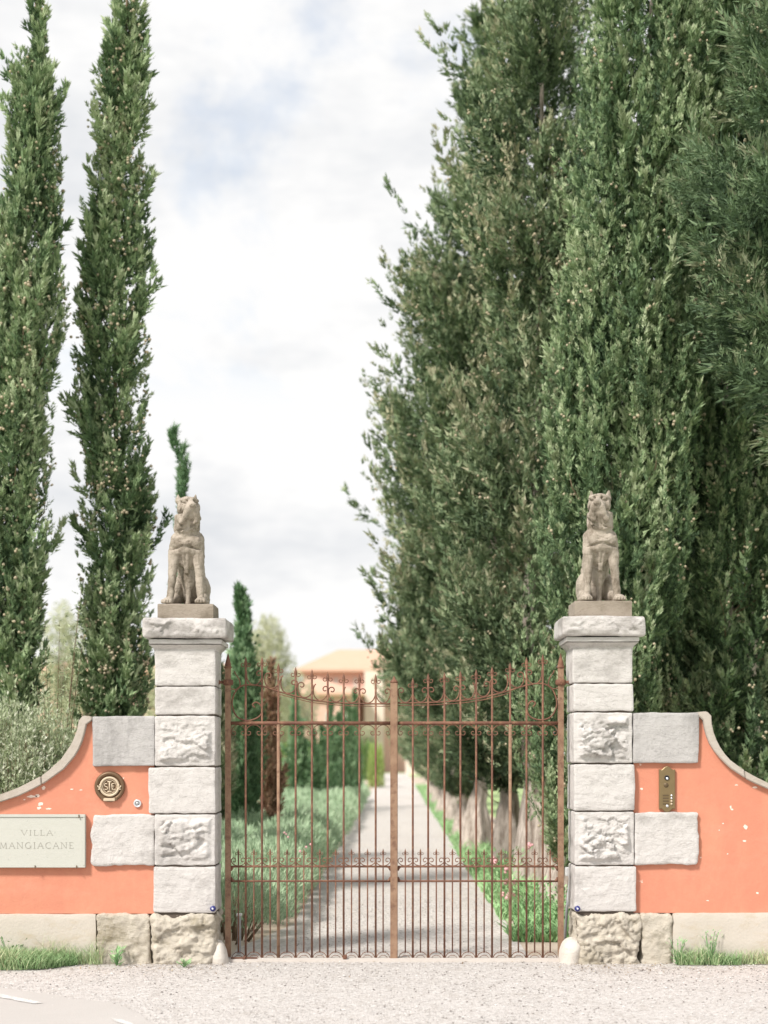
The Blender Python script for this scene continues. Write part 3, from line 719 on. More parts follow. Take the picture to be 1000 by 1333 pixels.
def letters(text, px, py, h, width):
    tot = sum(GL[c][0] for c in text)+.22*(len(text)-1); sc = width/tot; x = -width/2; cx, cz = rel(px, py)
    for c in text:
        bm = bmesh.new(); k = 0
        for (a, b, c2, d, t) in GL[c][1]:
            p0 = Vector((a*sc, 0, b*h)); p1 = Vector((c2*sc, 0, d*h)); dv = (p1-p0)
            if dv.length < 1e-5: continue
            nv = Vector((-dv.z, 0, dv.x)).normalized()*t*h*.42; y = -.0462-.0002*k; k += 1
            vs = [bm.verts.new(v+Vector((cx+x, y, cz-h/2))) for v in (p0-nv, p1-nv, p1+nv, p0+nv)]
            bm.faces.new(vs)
        o = link('letter', bmdone(bm, 'letter_'+c), M['letter_shade'], sg)
        x += (GL[c][0]+.22)*sc
letters('VILLA', 48, 1084, .040, .245); letters('MANGIACANE', 47.5, 1100.5, .046, .57)
# round medallion
def disc(name, r, y0, y1, mat, par, loc=(0, 0, 0), n=40, bev=.2):
    d = y1-y0
    me = mesh_vf(name, [sweepY([(0, 0), (r, 0), (r, d*(1-bev)), (r*(1-.06), d), (0, d)], n)])
    return link(name, me, mat, par, (loc[0], loc[1]-y0, loc[2]))
def sweepY(prof, n):
    V = []; f = []
    for r, d in prof:
        for k in range(n): a = 2*math.pi*k/n; V.append((max(r, 1e-4)*math.cos(a), -d, max(r, 1e-4)*math.sin(a)))
    for i in range(len(prof)-1):
        for k in range(n): f.append((i*n+k, (i+1)*n+k, (i+1)*n+(k+1) % n, i*n+(k+1) % n))
    return np.array(V), [q[::-1] for q in f]
md = empty('medallion', (WX(142), .05, WZ(1024)), 'round bronze medallion with a pale monogram high on the left wall', 'medallion')
link('backplate', mesh_vf('backplate', [sweepY([(0, 0), (.118, 0), (.118, .018), (.108, .034), (.092, .030), (.088, .016), (0, .016)], 48)]), M['bronze'], md)
link('ring', mesh_vf('ring', [sweepY([(.078, .016), (.078, .028), (.070, .034), (.060, .028), (.060, .016)], 48)]), M['ivory'], md)
link('inner_ring', mesh_vf('inner_ring', [sweepY([(.056, .016), (.055, .024), (.051, .024), (.050, .016)], 48)]), M['ivory'], md)
def strokes(name, ls, y, mat, par, r=.0045):
    return link(name, mesh_vf(name, [sweep([(a, y, b) for a, b in l], r, 5) for l in ls]), mat, par)
cc = lambda cx, cz, r, a0, a1, n=8: [(cx+r*math.cos(rad(a0+(a1-a0)*k/n)), cz+r*math.sin(rad(a0+(a1-a0)*k/n))) for k in range(n+1)]
strokes('monogram', [[(0, -.038), (0, .038)], [(-.016, .038), (.016, .038)], [(-.016, -.038), (.016, -.038)]], -.024, M['ivory'], md, .0065)
strokes('monogram', [cc(-.027, .012, .012, 30, 270)+cc(-.027, -.012, .012, 90, -150), [(.018, .024), (.018, -.026)], [(.018, .024), (.040, .024)], [(.018, .004), (.036, .004)], cc(.03, -.018, .008, 90, 360)], -.022, M['ivory'], md, .0042)
for s in (-1, 1):
    strokes('scroll', [cc(s*.078, .004, .010, 90, 90+s*300), cc(s*.080, -.014, .007, 90, 90+s*250)], -.033, M['ivory'], md, .0055)
bm = bmesh.new(); bmbox(bm, -.045, .045, -.044, -.016, -.112, -.088); link('ribbon', bmdone(bm, 'ribbon', .004), M['ivory'], md)
for s in (-1, 1):
    bm = bmesh.new(); bmbox(bm, s*.045-.012+s*.006, s*.045+.012+s*.006, -.038, -.016, -.106, -.082); link('ribbon_end', bmdone(bm, 'ribbon_end', .003), M['bronze'], md)
db = empty('doorbell', (WX(178), .05, WZ(1046)), 'small round silver bell push on the left wall beside the medallion', 'doorbell')
link('bezel', mesh_vf('bezel', [sweepY([(0, 0), (.031, 0), (.031, .012), (.026, .018), (.019, .016), (.018, .010), (0, .010)], 28)]), M['chrome'], db)
link('button', mesh_vf('button', [sweepY([(0, .0102), (.0145, .0102), (.014, .015), (0, .017)], 20)]), M['greym'], db)
# brass intercom
ic = empty('intercom', (WX(869.5), .05, WZ(1027.5)), 'tall brass intercom plate with a lens and push buttons on the right wall', 'intercom')
hw, hh = 10.5/169, 26/169
prof = []
for s in (1, -1):
    pts = [(-hw, hh*s), (-hw*.72, (hh-.003)*s), (-hw*.55, (hh+.004)*s), (-hw*.35, (hh+.017)*s), (0, (hh+.026)*s), (hw*.35, (hh+.017)*s), (hw*.55, (hh+.004)*s), (hw*.72, (hh-.003)*s), (hw, hh*s)]
    prof += pts if s > 0 else pts[::-1]
bm = bmesh.new()
fr = [bm.verts.new((x, -.020, z)) for x, z in prof]; bk = [bm.verts.new((x, 0, z)) for x, z in prof]
fce = bm.faces.new(fr)
for i in range(len(prof)): bm.faces.new((fr[i], bk[i], bk[(i+1) % len(prof)], fr[(i+1) % len(prof)]))
bmesh.ops.recalc_face_normals(bm, faces=bm.faces[:])
bmesh.ops.inset_individual(bm, faces=[f for f in bm.faces if len(f.verts) > 6], thickness=.006, depth=.004)
link('plate', bmdone(bm, 'plate'), M['brass'], ic)
k = 1/169
def ipos(px, py, y=-.0235): return ((px-869.5)*k, y, (1027.5-py)*k)
link('lens_ring', mesh_vf('lens_ring', [sweepY([(0, 0), (.019, 0), (.019, .007), (.014, .008), (.013, .003), (0, .003)], 24)]), M['lens'], ic, ipos(869, 1012.5))
link('lens', mesh_vf('lens', [sweepY([(0, .0035), (.011, .0035), (.008, .008), (0, .010)], 20)]), M['chrome'], ic, ipos(869.3, 1013.5))
link('speaker', mesh_vf('speaker', [sweepY([(0, 0), (.019, 0), (.018, .003), (0, .003)], 24)]), M['brass_dark'], ic, ipos(868, 1022))
for i in range(4):
    link('button', mesh_vf('button', [sweepY([(0, 0), (.0085, 0), (.0075, .006), (0, .008)], 14)]), M['chrome'] if i < 2 else M['ivory'], ic, ipos(875, 1035.5+i*3.7))
    p = ipos(868, 1035.5+i*3.7); bm = bmesh.new(); bmbox(bm, -.026, .020, -.002, 0, -.006, .006); link('name_strip', bmdone(bm, 'name_strip'), M['brass_dark'], ic, p)
link('lock', mesh_vf('lock', [sweepY([(0, 0), (.011, 0), (.010, .004), (0, .005)], 16)]), M['chrome'], ic, ipos(869.5, 1049.3))
# blue reflectors at the inner pillar edges
for px, nm, pc in ((277.5, 'small blue photocell eye low on the inner edge of the left pillar', 0), (751.5, 'small blue photocell eye low on the inner edge of the right pillar', 1)):
    e = empty('photocell', (WX(px), -.012, WZ(1182.5)), nm, 'photocell', 'gate photocells')
    link('housing', mesh_vf('housing', [sweepY([(0, -.02), (.022, -.02), (.022, .010), (.018, .018), (0, .020)], 20)]), M['blue'], e)
    link('glass', mesh_vf('glass', [sweepY([(0, .0205), (.008, .0205), (.007, .024), (0, .025)], 14)]), M['chrome'], e)
# posts behind the gate
e = empty('short_post', (WX(311.5, .6), .6, 0), 'short grey metal post behind the left gate leaf', 'post')
box('post', -.014, .014, -.02, .02, 0, WZ(1192, .6), M['greym'], e, .003); box('post_cap', -.022, .022, -.028, .028, WZ(1192, .6), WZ(1189, .6), M['white'], e, .002)
e = empty('gate_motor_pole', (WX(741, .6), .6, 0), 'leaning grey pole with a small white box behind the right gate stile', 'pole')
link('pole', mesh_vf('pole', [sweep([(-.045, 0, 0), (-.02, 0, .35), (.01, 0, WZ(1138, .6))], .012, 8)]), M['greym'], e)
box('box', -.03, .06, -.04, .04, WZ(1140, .6), WZ(1129, .6), M['white'], e, .004)

# ------------------------------------------------------------------ dog statues
_b = bmesh.new(); bmesh.ops.create_uvsphere(_b, u_segments=18, v_segments=11, radius=1)
SPV = np.array([v.co[:] for v in _b.verts]); SPF = [tuple(v.index for v in f.verts) for f in _b.faces]; _b.free()
def ell(L_, c, r): L_.append(SPV*np.array(r)+np.array(c))
def cap(L_, a, b, ra, rb):
    a, b = np.array(a, float), np.array(b, float); k = max(4, int(np.linalg.norm(b-a)/(min(ra, rb)*.45)))
    for i in range(k+1):
        t = i/k; r = ra+(rb-ra)*t; L_.append(SPV*r+a+(b-a)*t)
def dog(base, yaw, headyaw, label, H):
    B = []; Hd = []
    for s in (-1, 1):
        ell(B, (s*.126, -.118, .028), (.040, .052, .028))
        for j in range(4): ell(B, (s*.130+(j-1.5)*.021, -.162+abs(j-1.5)*.007, .019), (.0120, .022, .018))
        cap(B, (s*.118, -.090, .045), (s*.108, -.070, .19), .027, .030)
        cap(B, (s*.108, -.070, .19), (s*.098, -.050, .36), .031, .044)
        cap(B, (s*.094, -.045, .38), (s*.066, -.01, .50), .050, .068)
        ell(B, (s*.052, -.060, .475), (.074, .062, .058))
        ell(B, (s*.100, .15, .13), (.048, .110, .108)); ell(B, (s*.108, .10, .055), (.040, .11, .045))
        ell(B, (s*.138, .01, .024), (.032, .055, .025))
        cap(B, (s*.010, -.118, .462), (s*.100, -.088, .500), .020, .016); cap(B, (s*.014, -.090, .425), (s*.095, -.062, .400), .032, .036)
        cap(B, (s*.018, -.088, .40), (s*.006, -.035, .25), .014, .010)
    ell(B, (0, -.028, .465), (.112, .088, .095)); ell(B, (0, -.008, .39), (.086, .066, .11)); ell(B, (0, -.085, .455), (.045, .042, .04))
    ell(B, (0, .030, .27), (.054, .055, .16)); cap(B, (0, .015, .02), (0, -.005, .30), .020, .026)
    cap(B, (0, .05, .44), (0, .17, .20), .11, .11); ell(B, (0, .18, .13), (.105, .11, .125))
    cap(B, (0, .0, .50), (0, -.02, .66), .104, .084)
    # head, turned about the neck
    ell(Hd, (0, -.035, .755), (.082, .086, .078)); ell(Hd, (0, -.055, .795), (.074, .066, .040))
    cap(Hd, (0, -.09, .745), (0, -.150, .732), .055, .050)
    ell(Hd, (0, -.207, .750), (.030, .020, .020))
    cap(Hd, (0, -.10, .790), (0, -.186, .760), .026, .020); ell(Hd, (0, -.135, .690), (.036, .040, .05)); ell(Hd, (0, -.095, .64), (.045, .045, .05))
    for s in (-1, 1):
        cap(Hd, (s*.032, -.172, .718), (s*.052, -.150, .632), .028, .024); cap(Hd, (s*.052, -.150, .634), (s*.066, -.085, .665), .024, .030)
        cap(Hd, (s*.022, -.125, .812), (s*.062, -.100, .800), .014, .014); ell(Hd, (s*.042, -.116, .784), (.014, .012, .011)); ell(Hd, (s*.064, -.065, .745), (.026, .045, .045))
        cap(Hd, (s*.062, -.010, .800), (s*.070, -.014, .862), .028, .006)
        cap(Hd, (s*.066, -.06, .66), (s*.058, -.095, .590), .026, .026); cap(Hd, (s*.058, -.095, .590), (s*.018, -.105, .560), .026, .013)
        cap(Hd, (s*.080, -.02, .68), (s*.082, -.04, .58), .020, .020); cap(Hd, (s*.018, -.115, .64), (s*.014, -.115, .56), .012, .010)
    cap(Hd, (0, -.05, .68), (0, -.06, .58), .062, .056)
    ca, sa = math.cos(headyaw), math.sin(headyaw)
    for v in Hd:
        x, y = v[:, 0].copy(), v[:, 1]+.02; a = headyaw*np.clip((v[:, 2]-.56)/.10, 0, 1)
        v[:, 0] = x*np.cos(a)-y*np.sin(a); v[:, 1] = x*np.sin(a)+y*np.cos(a)-.02
    B += Hd; V = np.vstack(B); fs = []
    for i in range(len(B)): fs += [tuple(j+i*len(SPV) for j in f) for f in SPF]
    me = bpy.data.meshes.new('tmp'); me.from_pydata(V.tolist(), [], fs); me.update()
    o = bpy.data.objects.new('tmp', me); C.objects.link(o)
    r = o.modifiers.new('r', 'REMESH'); r.mode = 'VOXEL'; r.voxel_size = .0062
    s = o.modifiers.new('s', 'SMOOTH'); s.iterations = 3; s.factor = .5
    bpy.context.view_layer.update()
    ev = o.evaluated_get(bpy.context.evaluated_depsgraph_get()); nm = bpy.data.meshes.new_from_object(ev)
    bpy.data.objects.remove(o); bpy.data.meshes.remove(me); n = len(nm.vertices); co = np.empty(n*3, np.float32); nm.vertices.foreach_get('co', co); co = co.reshape(-1, 3).astype(float)
    no = np.empty(n*3, np.float32); nm.vertex_normals.foreach_get('vector', no); no = no.reshape(-1, 3)
    def hp(x, y, z):
        y += .02; return np.array([x*ca-y*sa, x*sa+y*ca-.02, z])
    def dent(c, r_, depth, sc=(1, 1, 1)):
        d = np.linalg.norm((co-c)/np.array(sc), axis=1); w = np.clip(1-(d/r_)**2, 0, 1)**1.5; co[:] = co-no*(w*depth)[:, None]
    for sx in (-1, 1):
        dent(hp(sx*.040, -.130, .774), .018, .014, (1.4, 1.4, .7)); dent(hp(sx*.024, -.128, .790), .012, .012)
        dent(hp(sx*.012, -.220, .748), .008, .008)
        for t in np.linspace(0, 1, 12): dent(hp(sx*(.003+.012*t), -.215+.03*t, .725-.09*t), .009, .010)
        for t in np.linspace(0, 1, 9): dent(hp(sx*(.066+.012*t), -.115+.06*t, .730-.085*t), .014, .014)
        for t in np.linspace(0, 1, 9): dent(hp(sx*(.018+.05*t), -.15+.06*t, .590-.02*t), .013, .014)
        for j in range(3): dent(np.array([sx*.130+(j-1)*.021, -.180, .022]), .009, .012, (.6, 2, 2))
        for t in np.linspace(0, 1, 14):
            dent(np.array([sx*(.012+.10*t), -.13+.055*t, .450-.03*t]), .012, .012)
            dent(np.array([sx*(.012+.10*t), -.135+.055*t, .482-.012*t]), .010, .009); dent(np.array([sx*(.010+.085*t), -.135+.05*t, .505+.035*t]), .011, .010)
            dent(np.array([sx*(.008+.06*t), -.13+.03*t, .525+.055*t]), .010, .008)
    for t in np.linspace(0, 1, 8): dent(hp(0, -.215+.03*t, .728-.08*t), .008, .009)
    for t in np.linspace(0, 1, 8): dent(hp(0, -.14-.04*t, .815-.05*t), .008, .005)
    co = co+no*((fbm(co, 22, 3, 3)*.007)+(1-np.abs(fbm(co*np.array([1, 1, .6]), 16, 3, 8))*3)*.0018)[:, None]
    co[:, 2] = np.maximum(co[:, 2], 0); co *= H/.855
    nm.vertices.foreach_set('co', co.astype(np.float32).ravel()); nm.update(); nm.name = 'dog_statue'
    nm.shade_smooth(); nm.materials.clear(); nm.materials.append(M['statue'])
    d = bpy.data.objects.new('dog_statue', nm); C.objects.link(d); d.location = base; d.rotation_euler.z = yaw
    tag(d, label, 'statue', 'seated stone dogs on the pillars')
dog((WX(240), .22, WZ(785)+.0), rad(-5), rad(25), 'seated stone mastiff on the left pillar, its head turned to the right', .865)
dog((WX(785), .22, WZ(781)+.0), rad(6), rad(-20), 'seated stone mastiff on the right pillar, its head turned left towards the gate', .865)

# ------------------------------------------------------------------ foliage
def tri_blades(pos, d, ln_, w):
    n = len(pos); side = nrm(np.cross(d, rng.normal(size=(n, 3)))); ln_ = np.broadcast_to(ln_, n)[:, None]; w = np.broadcast_to(w, n)[:, None]
    V = np.stack([pos-side*w*.5, pos+side*w*.5, pos+d*ln_], 1).reshape(-1, 3)
    return V
def fol_mesh(name, V, tint, mat):
    me = mesh_np(name, V, np.arange(len(V)).reshape(-1, 3), tint); me.materials.append(mat); return me
def plumes(base, axis, Ln, R, nb, bl_, bw, tint, curve=.25, spread=.6, tj=.10, inner=None, nsub=8):
    """sprays made of small tufts set round curved axes; each tuft a bunch of needle blades"""
    n = len(base); up = np.array([0, 0, 1.0])
    i = np.repeat(np.arange(n), nsub); K = len(i)
    t = np.tile((np.arange(nsub)+.5)/nsub, n)+rng.normal(0, .04, K); t = np.clip(t, 0, 1)
    ax = axis[i]; L_ = Ln[i][:, None]
    Q = base[i]+ax*L_*t[:, None]+up*L_*curve*(t**2)[:, None]
    T_ = nrm(ax+up*(2*curve*t)[:, None]); rd = nrm(np.cross(T_, rng.normal(size=(K, 3))))
    sd = nrm(T_*1.0+rd*spread*1.5*(1-.6*t)[:, None]+up*.2)
    sl = R[i]*(1.5-.7*t)*rng.uniform(.8, 1.5, K)
    ts = rng.normal(0, .10, K)
    m = max(3, int(nb/nsub)); j = np.repeat(np.arange(K), m); N = len(j); u = rng.random(N)
    r2 = nrm(np.cross(sd[j], rng.normal(size=(N, 3))))
    P = Q[j]+sd[j]*(sl[j]*u)[:, None]+r2*(sl[j]*.16)[:, None]*rng.random(N)[:, None]
    d = nrm(sd[j]+r2*.55*(1-.5*u)[:, None]+rng.normal(0, .15, (N, 3)))
    s_ = rng.uniform(.6, 1.3, N)
    if inner is not None: s_ = s_*np.where(inner[i[j]], 1.9, 1)
    V = tri_blades(P, d, bl_*s_, bw*s_)
    tt = np.clip(tint[i[j]]+ts[j]+rng.normal(0, tj, N)+.34*(t[j]-.5)+.34*(u-.5), 0, 1)  # lighter towards the tips: new growth, plus sunlit tips painted into the tint
    return V, tt
def crown_mesh(name, zs, xs, ys, rs, npl, Lr, Rr, el, nb, bl_, bw, mat, seed, zfull=1e9, inner=.25, rough=.22, gap=.0, curve=.25, spread=.6, droop=0, mean=.48, bn=10, bsz=.30, bst=.11, brad=.13, kd=1.0, kw=1.05, arms=0):
    global rng
    keep = rng; rng = np.random.default_rng(seed)
    zs, xs, ys, rs = map(np.array, (zs, xs, ys, rs))
    n = int(npl*1.6); nb = int(nb*kd); bl_ *= .64; bw *= kw
    zg = np.linspace(zs[0], zs[-1], 400); rg_ = np.interp(zg, zs, rs)+.05
    dens = rg_*np.where(zg > zfull, .3, 1); cdf = np.cumsum(dens); cdf /= cdf[-1]
    z = np.interp(rng.random(n), cdf, zg); ph = rng.uniform(0, 2*math.pi, n)
    front = rng.random(n) < .62; ph = np.where(front & (np.sin(ph) > 0), -ph, ph)          # more of the foliage on the side towards the road
    nbg = max(12, int(n/bn)); gi = rng.integers(0, nbg, n)                     # plumes gather into boughs
    gz_, gp, gr = z[:nbg][gi], ph[:nbg][gi], rng.normal(0, brad, nbg)[gi]; gt = rng.normal(0, .13, nbg)[gi]
    rloc = np.interp(gz_, zs, rs)+.05; oz, ot = rng.normal(0, bsz, n), rng.normal(0, bst, n)
    z = np.clip(gz_+oz, zs[0]+.02, zs[-1]-.02); ph = gp+ot/rloc
    r = np.interp(z, zs, rs); cx = np.interp(z, zs, xs); cy = np.interp(z, zs, ys)
    fall = 1+gr-.30*((oz/bsz)**2+(ot/bst)**2)*bst/rloc
    od = np.stack([np.cos(ph), np.sin(ph), np.zeros(n)], -1)
    q = np.stack([od[:, 0]*r, od[:, 1]*r, z], -1)
    f1 = fbm(q, 1.5, 4, seed); f2 = fbm(q, 3.5, 3, seed+5)
    r = r*np.clip((1+rough*f1*1.1+rough*.4*f2)*np.clip(fall, .35, 1.3), .3, 1.16)
    keepm = f2 > gap-1.05+rng.random(n)*.3
    od, z, r, cx, cy, f1, gt = od[keepm][:npl], z[keepm][:npl], r[keepm][:npl], cx[keepm][:npl], cy[keepm][:npl], f1[keepm][:npl], gt[keepm][:npl]; n = len(z)
    Ln = rng.uniform(*Lr, n); Rr_ = rng.uniform(*Rr, n)
    topf = np.clip((zs[-1]-z)/1.6, .08, 1); Ln = Ln*(.35+.65*topf); Rr_ = Rr_*(.4+.6*topf)
    am = rng.random(n) < arms; Ln = np.where(am, Ln*1.45, Ln); r = np.where(am, r*1.10, r)
    e = np.radians(rng.normal(el, 11, n)); e = np.minimum(e+(1-topf)*.6, 1.5)
    Ln = np.minimum(Ln, .82*(r+.08)/np.maximum(np.cos(e), .15))
    tang = np.stack([-od[:, 1], od[:, 0], np.zeros(n)], -1)
    ax = nrm(od*np.cos(e)[:, None]+tang*rng.normal(0, .22, (n, 1))+np.array([0, 0, 1.0])*np.sin(e)[:, None])
    isin = rng.random(n) < inner
    reach = Ln*np.cos(e)
    rb = np.where(isin, r*rng.uniform(.2, .72, n), np.maximum(r-reach*rng.uniform(.75, 1.05, n), r*.25))
    base = np.stack([cx+od[:, 0]*rb, cy+od[:, 1]*rb, z-Ln*np.sin(e)*.5], -1)
    base[:, 2] = np.maximum(base[:, 2], zs[0]-.15)
    tint = np.clip(mean+.28*f1[:n]+gt[:n]+rng.normal(0, .10, n), 0, 1)
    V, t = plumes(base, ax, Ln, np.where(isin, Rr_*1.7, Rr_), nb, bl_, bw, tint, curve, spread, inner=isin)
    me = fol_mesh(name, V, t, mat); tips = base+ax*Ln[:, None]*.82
    rng = keep
    return me, tips[~isin], (base, ax, Ln)
ICO = bmesh.new(); bmesh.ops.create_icosphere(ICO, subdivisions=1, radius=1)
ICV = np.array([v.co[:] for v in ICO.verts]); ICF = np.array([[v.index for v in f.verts] for f in ICO.faces]); ICO.free()
def balls(name, pts, s0, s1, mat):
    n = len(pts); s = rng.uniform(s0, s1, n)
    V = (pts[:, None]+ICV[None]*s[:, None, None]).reshape(-1, 3); f = (ICF[None]+(np.arange(n)*len(ICV))[:, None, None]).reshape(-1, 3)
    me = mesh_np(name, V, f, smooth=True); me.materials.append(mat); return me
def trunk_mesh(name, path, radii, flute=.15, seed=1, n=26):
    P = catmull(path, 8); k = len(P); R = np.interp(np.linspace(0, 1, k), np.linspace(0, 1, len(radii)), radii)
    V, f = sweep(P, 1, n, taper=R); V = np.array(V)
    for i in range(k):
        for j in range(n):
            a = 2*math.pi*j/n; m_ = 1+flute*math.sin(a*5+seed+i*.12)+flute*.6*math.sin(a*9+seed*2.1-i*.2)
            V[i*n+j] = P[i]+(V[i*n+j]-P[i])*m_
    return mesh_vf(name, [(V, f)])
def branches(name, data, cx, cy, zs, xs, ys, k, r, seed):
    base, ax, Ln = data; rg2 = np.random.default_rng(seed); idx = rg2.choice(len(base), min(k, len(base)), False); parts = []
    for i in idx:
        b = base[i]; z = max(b[2]-.5*abs(math.hypot(b[0]-cx, b[1]-cy))-.1, zs[0]*.6)
        a = np.array([np.interp(z, zs, xs), np.interp(z, zs, ys), z]); e = b+ax[i]*Ln[i]*.25
        m_ = (a+b)/2+np.array([0, 0, -.06])
        parts.append(sweep([a, m_, b, e], 1, 4, taper=[r, r*.7, r*.45, r*.15]))
    return mesh_vf(name, parts)
def make_tree(name, label, D, prof, z0, mat, seed, npl, Lr, Rr, el, nb, bl_, bw, cones=0, group=None, trunk=(.12, .03), tx=None, cat='cypress tree', flute=.12, nbr=60, yoff=0, rscale=1.0, bark='bark', sub=.9, **kw):
    """prof: rows (py, xl, xr) of the crown outline as seen in the photograph at distance D"""
    Y = D-13
    zz = np.array([WZ(p[0], Y) for p in prof]); o = np.argsort(zz)
    xx = np.array([WX((p[1]+p[2])/2, Y) for p in prof])[o]; rr = np.array([(p[2]-p[1])/2*D/F for p in prof])[o]*rscale; rr = np.maximum(rr-sub*(Rr[0]+Rr[1])/2, rr*.35); zz = zz[o]
    if z0 is not None and z0 < zz[0]:
        zz = np.r_[z0, zz]; xx = np.r_[xx[0], xx]; rr = np.r_[rr[0]*.8, rr]
    bx = WX(tx, Y) if tx is not None else xx[0]
    root = empty(name, (bx, Y, 0), label, cat, group)
    xs = xx-bx; ys = np.zeros(len(xx))
    me, tips, data = crown_mesh('crown', zz, xs, ys, rr, npl, Lr, Rr, el, nb, bl_, bw, mat, seed, zfull=WZ(-60, Y), **kw)
    cr = link('crown', me, None, root)
    rg2 = np.random.default_rng(seed+3)
    path = [(0, 0, -.1), (xs[0]*.3, 0, max(.3, zz[0]*.6))]+[(xs[i], ys[i], zz[i]) for i in range(0, len(zz)-1, max(1, len(zz)//5))]
    path = [path[0], path[1]]+[p for p in path[2:] if p[2] > path[1][2]+.3]
    radii = trunk[1]*.4+(trunk[0]-trunk[1]*.4)*np.linspace(1, 0, len(path))**3; radii[0] *= 1.25
    link('trunk', trunk_mesh('trunk', path, radii, flute, seed), M[bark], root)
    if nbr: tag(link('limbs', branches('limbs', data, 0, 0, zz, xs, ys, nbr, .014, seed), M['twig'], root), kind='stuff')
    if cones:
        t = tips[rg2.choice(len(tips), min(len(tips), cones), False)]
        pts = np.vstack([t+rg2.normal(0, .03, t.shape) for _ in range(3)])
        tag(link('cones', balls('cones', pts, .011, .021, M['cone']), None, root), kind='stuff')
    return root
def copy_thing(src, loc, rz=0, scale=(1, 1, 1), label=None):
    r = src.copy(); C.objects.link(r); r.location = loc; r.rotation_euler.z = rz; r.scale = scale
    if label: r['label'] = label
    for ch in list(src.children):
        c = ch.copy(); C.objects.link(c); c.parent = r
    return r

# --- the two slender cypresses left of the gate
make_tree('cypress', 'slender cypress at the far left edge, pale-coned, rising behind the olive shrub', 17.6,
          [(-60, 42, 50), (0, 36, 58), (50, 28, 68), (150, 8, 80), (250, -10, 80), (300, -22, 84), (400, -35, 88), (500, -45, 86), (600, -50, 76), (700, -45, 70), (800, -35, 66), (900, -20, 60), (960, -10, 50)],
          .8, M['cyp'], 11, 1050, (.28, .55), (.05, .08), 74, 168, .062, .015, 420, 'tall cypresses left of the gate', mean=.58, rough=.16, tx=15, inner=.34, bark='twig', rscale=1.0, bn=12)
make_tree('cypress', 'slender ragged cypress just left of the left pillar, brown cones on its tip', 18.2,
          [(-110, 162, 172), (-50, 150, 182), (0, 142, 187), (100, 134, 192), (200, 116, 196), (300, 112, 190), (400, 102, 192), (500, 100, 200), (600, 98, 198), (700, 102, 206), (800, 98, 200), (900, 94, 200), (960, 98, 195)],
          .6, M['cyp'], 12, 1000, (.28, .58), (.05, .085), 64, 168, .058, .015, 600, 'tall cypresses left of the gate', mean=.50, rough=.17, tx=148, inner=.38, bark='twig', rscale=1.0, bn=9)
# --- the massive trees to the right
make_tree('cypress', 'huge bright green cypress behind the right pillar, its foliage hanging nearly to the ground', 17.4,
          [(-620, 860, 890), (-420, 815, 905), (-200, 785, 930), (0, 760, 938), (200, 750, 925), (400, 716, 908), (600, 703, 900), (800, 688, 892), (900, 680, 880), (980, 672, 860), (1050, 684, 800), (1115, 708, 765)],
          None, M['cyp'], 13, 1750, (.35, .8), (.06, .10), 77, 208, .062, .015, 200, 'tall cypresses right of the gate', mean=.52, rough=.2, trunk=(.2, .05), tx=722, inner=.38, sub=.5, rscale=1.0, bsz=.42, bst=.11, bn=17, brad=.17)
tc_ = make_tree('cypress', 'broad dark cypress behind the right wall, full of pale cones', 18.6,
          [(-500, 930, 960), (-300, 890, 1000), (0, 868, 1000), (200, 862, 1000), (400, 850, 1040), (600, 835, 1060), (800, 825, 1075), (950, 820, 1075), (1050, 830, 1065), (1110, 850, 1050)],
          None, M['cypd'], 14, 1500, (.35, .7), (.07, .11), 56, 200, .060, .015, 520, 'tall cypresses right of the gate', mean=.50, rough=.3, trunk=(.2, .05), tx=940, inner=.38, sub=.5, bn=15, brad=.17, bsz=.26, bst=.14)
make_tree('pine_tree', 'dark bushy conifer reaching in from the right edge of the photo above the wall', 16.2,
          [(-350, 1060, 1120), (-100, 1000, 1180), (0, 978, 1190), (100, 975, 1200), (180, 930, 1210), (240, 895, 1215), (320, 888, 1215), (420, 900, 1210), (500, 925, 1200), (560, 985, 1190), (640, 1010, 1170)],
          None, M['pine'], 15, 900, (.3, .6), (.10, .16), 30, 136, .085, .012, 60, None, mean=.5, rough=.3, trunk=(.16, .04), tx=1090, cat='conifer', bn=18, bsz=.15, bst=.17, brad=.2, curve=.1, spread=1.1, inner=.36, sub=.5)
copy_thing(tc_, (WX(905, 9.5), 9.5, 0), 2.1, (1.35, 1.35, 1.15), 'cypress farther back, between the huge bright one and the broad dark one')
copy_thing(tc_, (WX(985, 8.5), 8.5, 0), 4.0, (1.3, 1.3, 1.1), 'cypress farther back at the right edge, behind the broad dark one')
# --- the row along the drive
A = dict(bn=13, bsz=.16, bst=.26, brad=.17, rough=.34, curve=.32, spread=.75, inner=.34, sub=.6, trunk=(.24, .05), flute=.2, mean=.50, rscale=1.0, arms=.24)
rl = ['first rough-barked cypress of the drive row, trunk just left of the right stile', 'second cypress of the row along the drive, wide and brownish, leaning out over the gravel',
      'third cypress of the row along the drive', ]
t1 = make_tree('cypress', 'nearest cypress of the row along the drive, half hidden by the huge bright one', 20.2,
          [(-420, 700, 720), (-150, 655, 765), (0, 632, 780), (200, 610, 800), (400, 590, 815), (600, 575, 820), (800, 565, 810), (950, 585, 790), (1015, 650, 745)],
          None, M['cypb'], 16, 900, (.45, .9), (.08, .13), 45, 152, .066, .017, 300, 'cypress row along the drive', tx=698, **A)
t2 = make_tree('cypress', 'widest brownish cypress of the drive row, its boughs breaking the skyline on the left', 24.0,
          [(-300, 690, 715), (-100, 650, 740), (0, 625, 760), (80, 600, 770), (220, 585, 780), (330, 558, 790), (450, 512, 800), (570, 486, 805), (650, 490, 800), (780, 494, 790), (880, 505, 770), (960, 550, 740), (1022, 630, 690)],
          None, M['cypb'], 17, 1500, (.55, 1.15), (.09, .15), 38, 184, .072, .018, 260, 'cypress row along the drive', tx=662, **A)
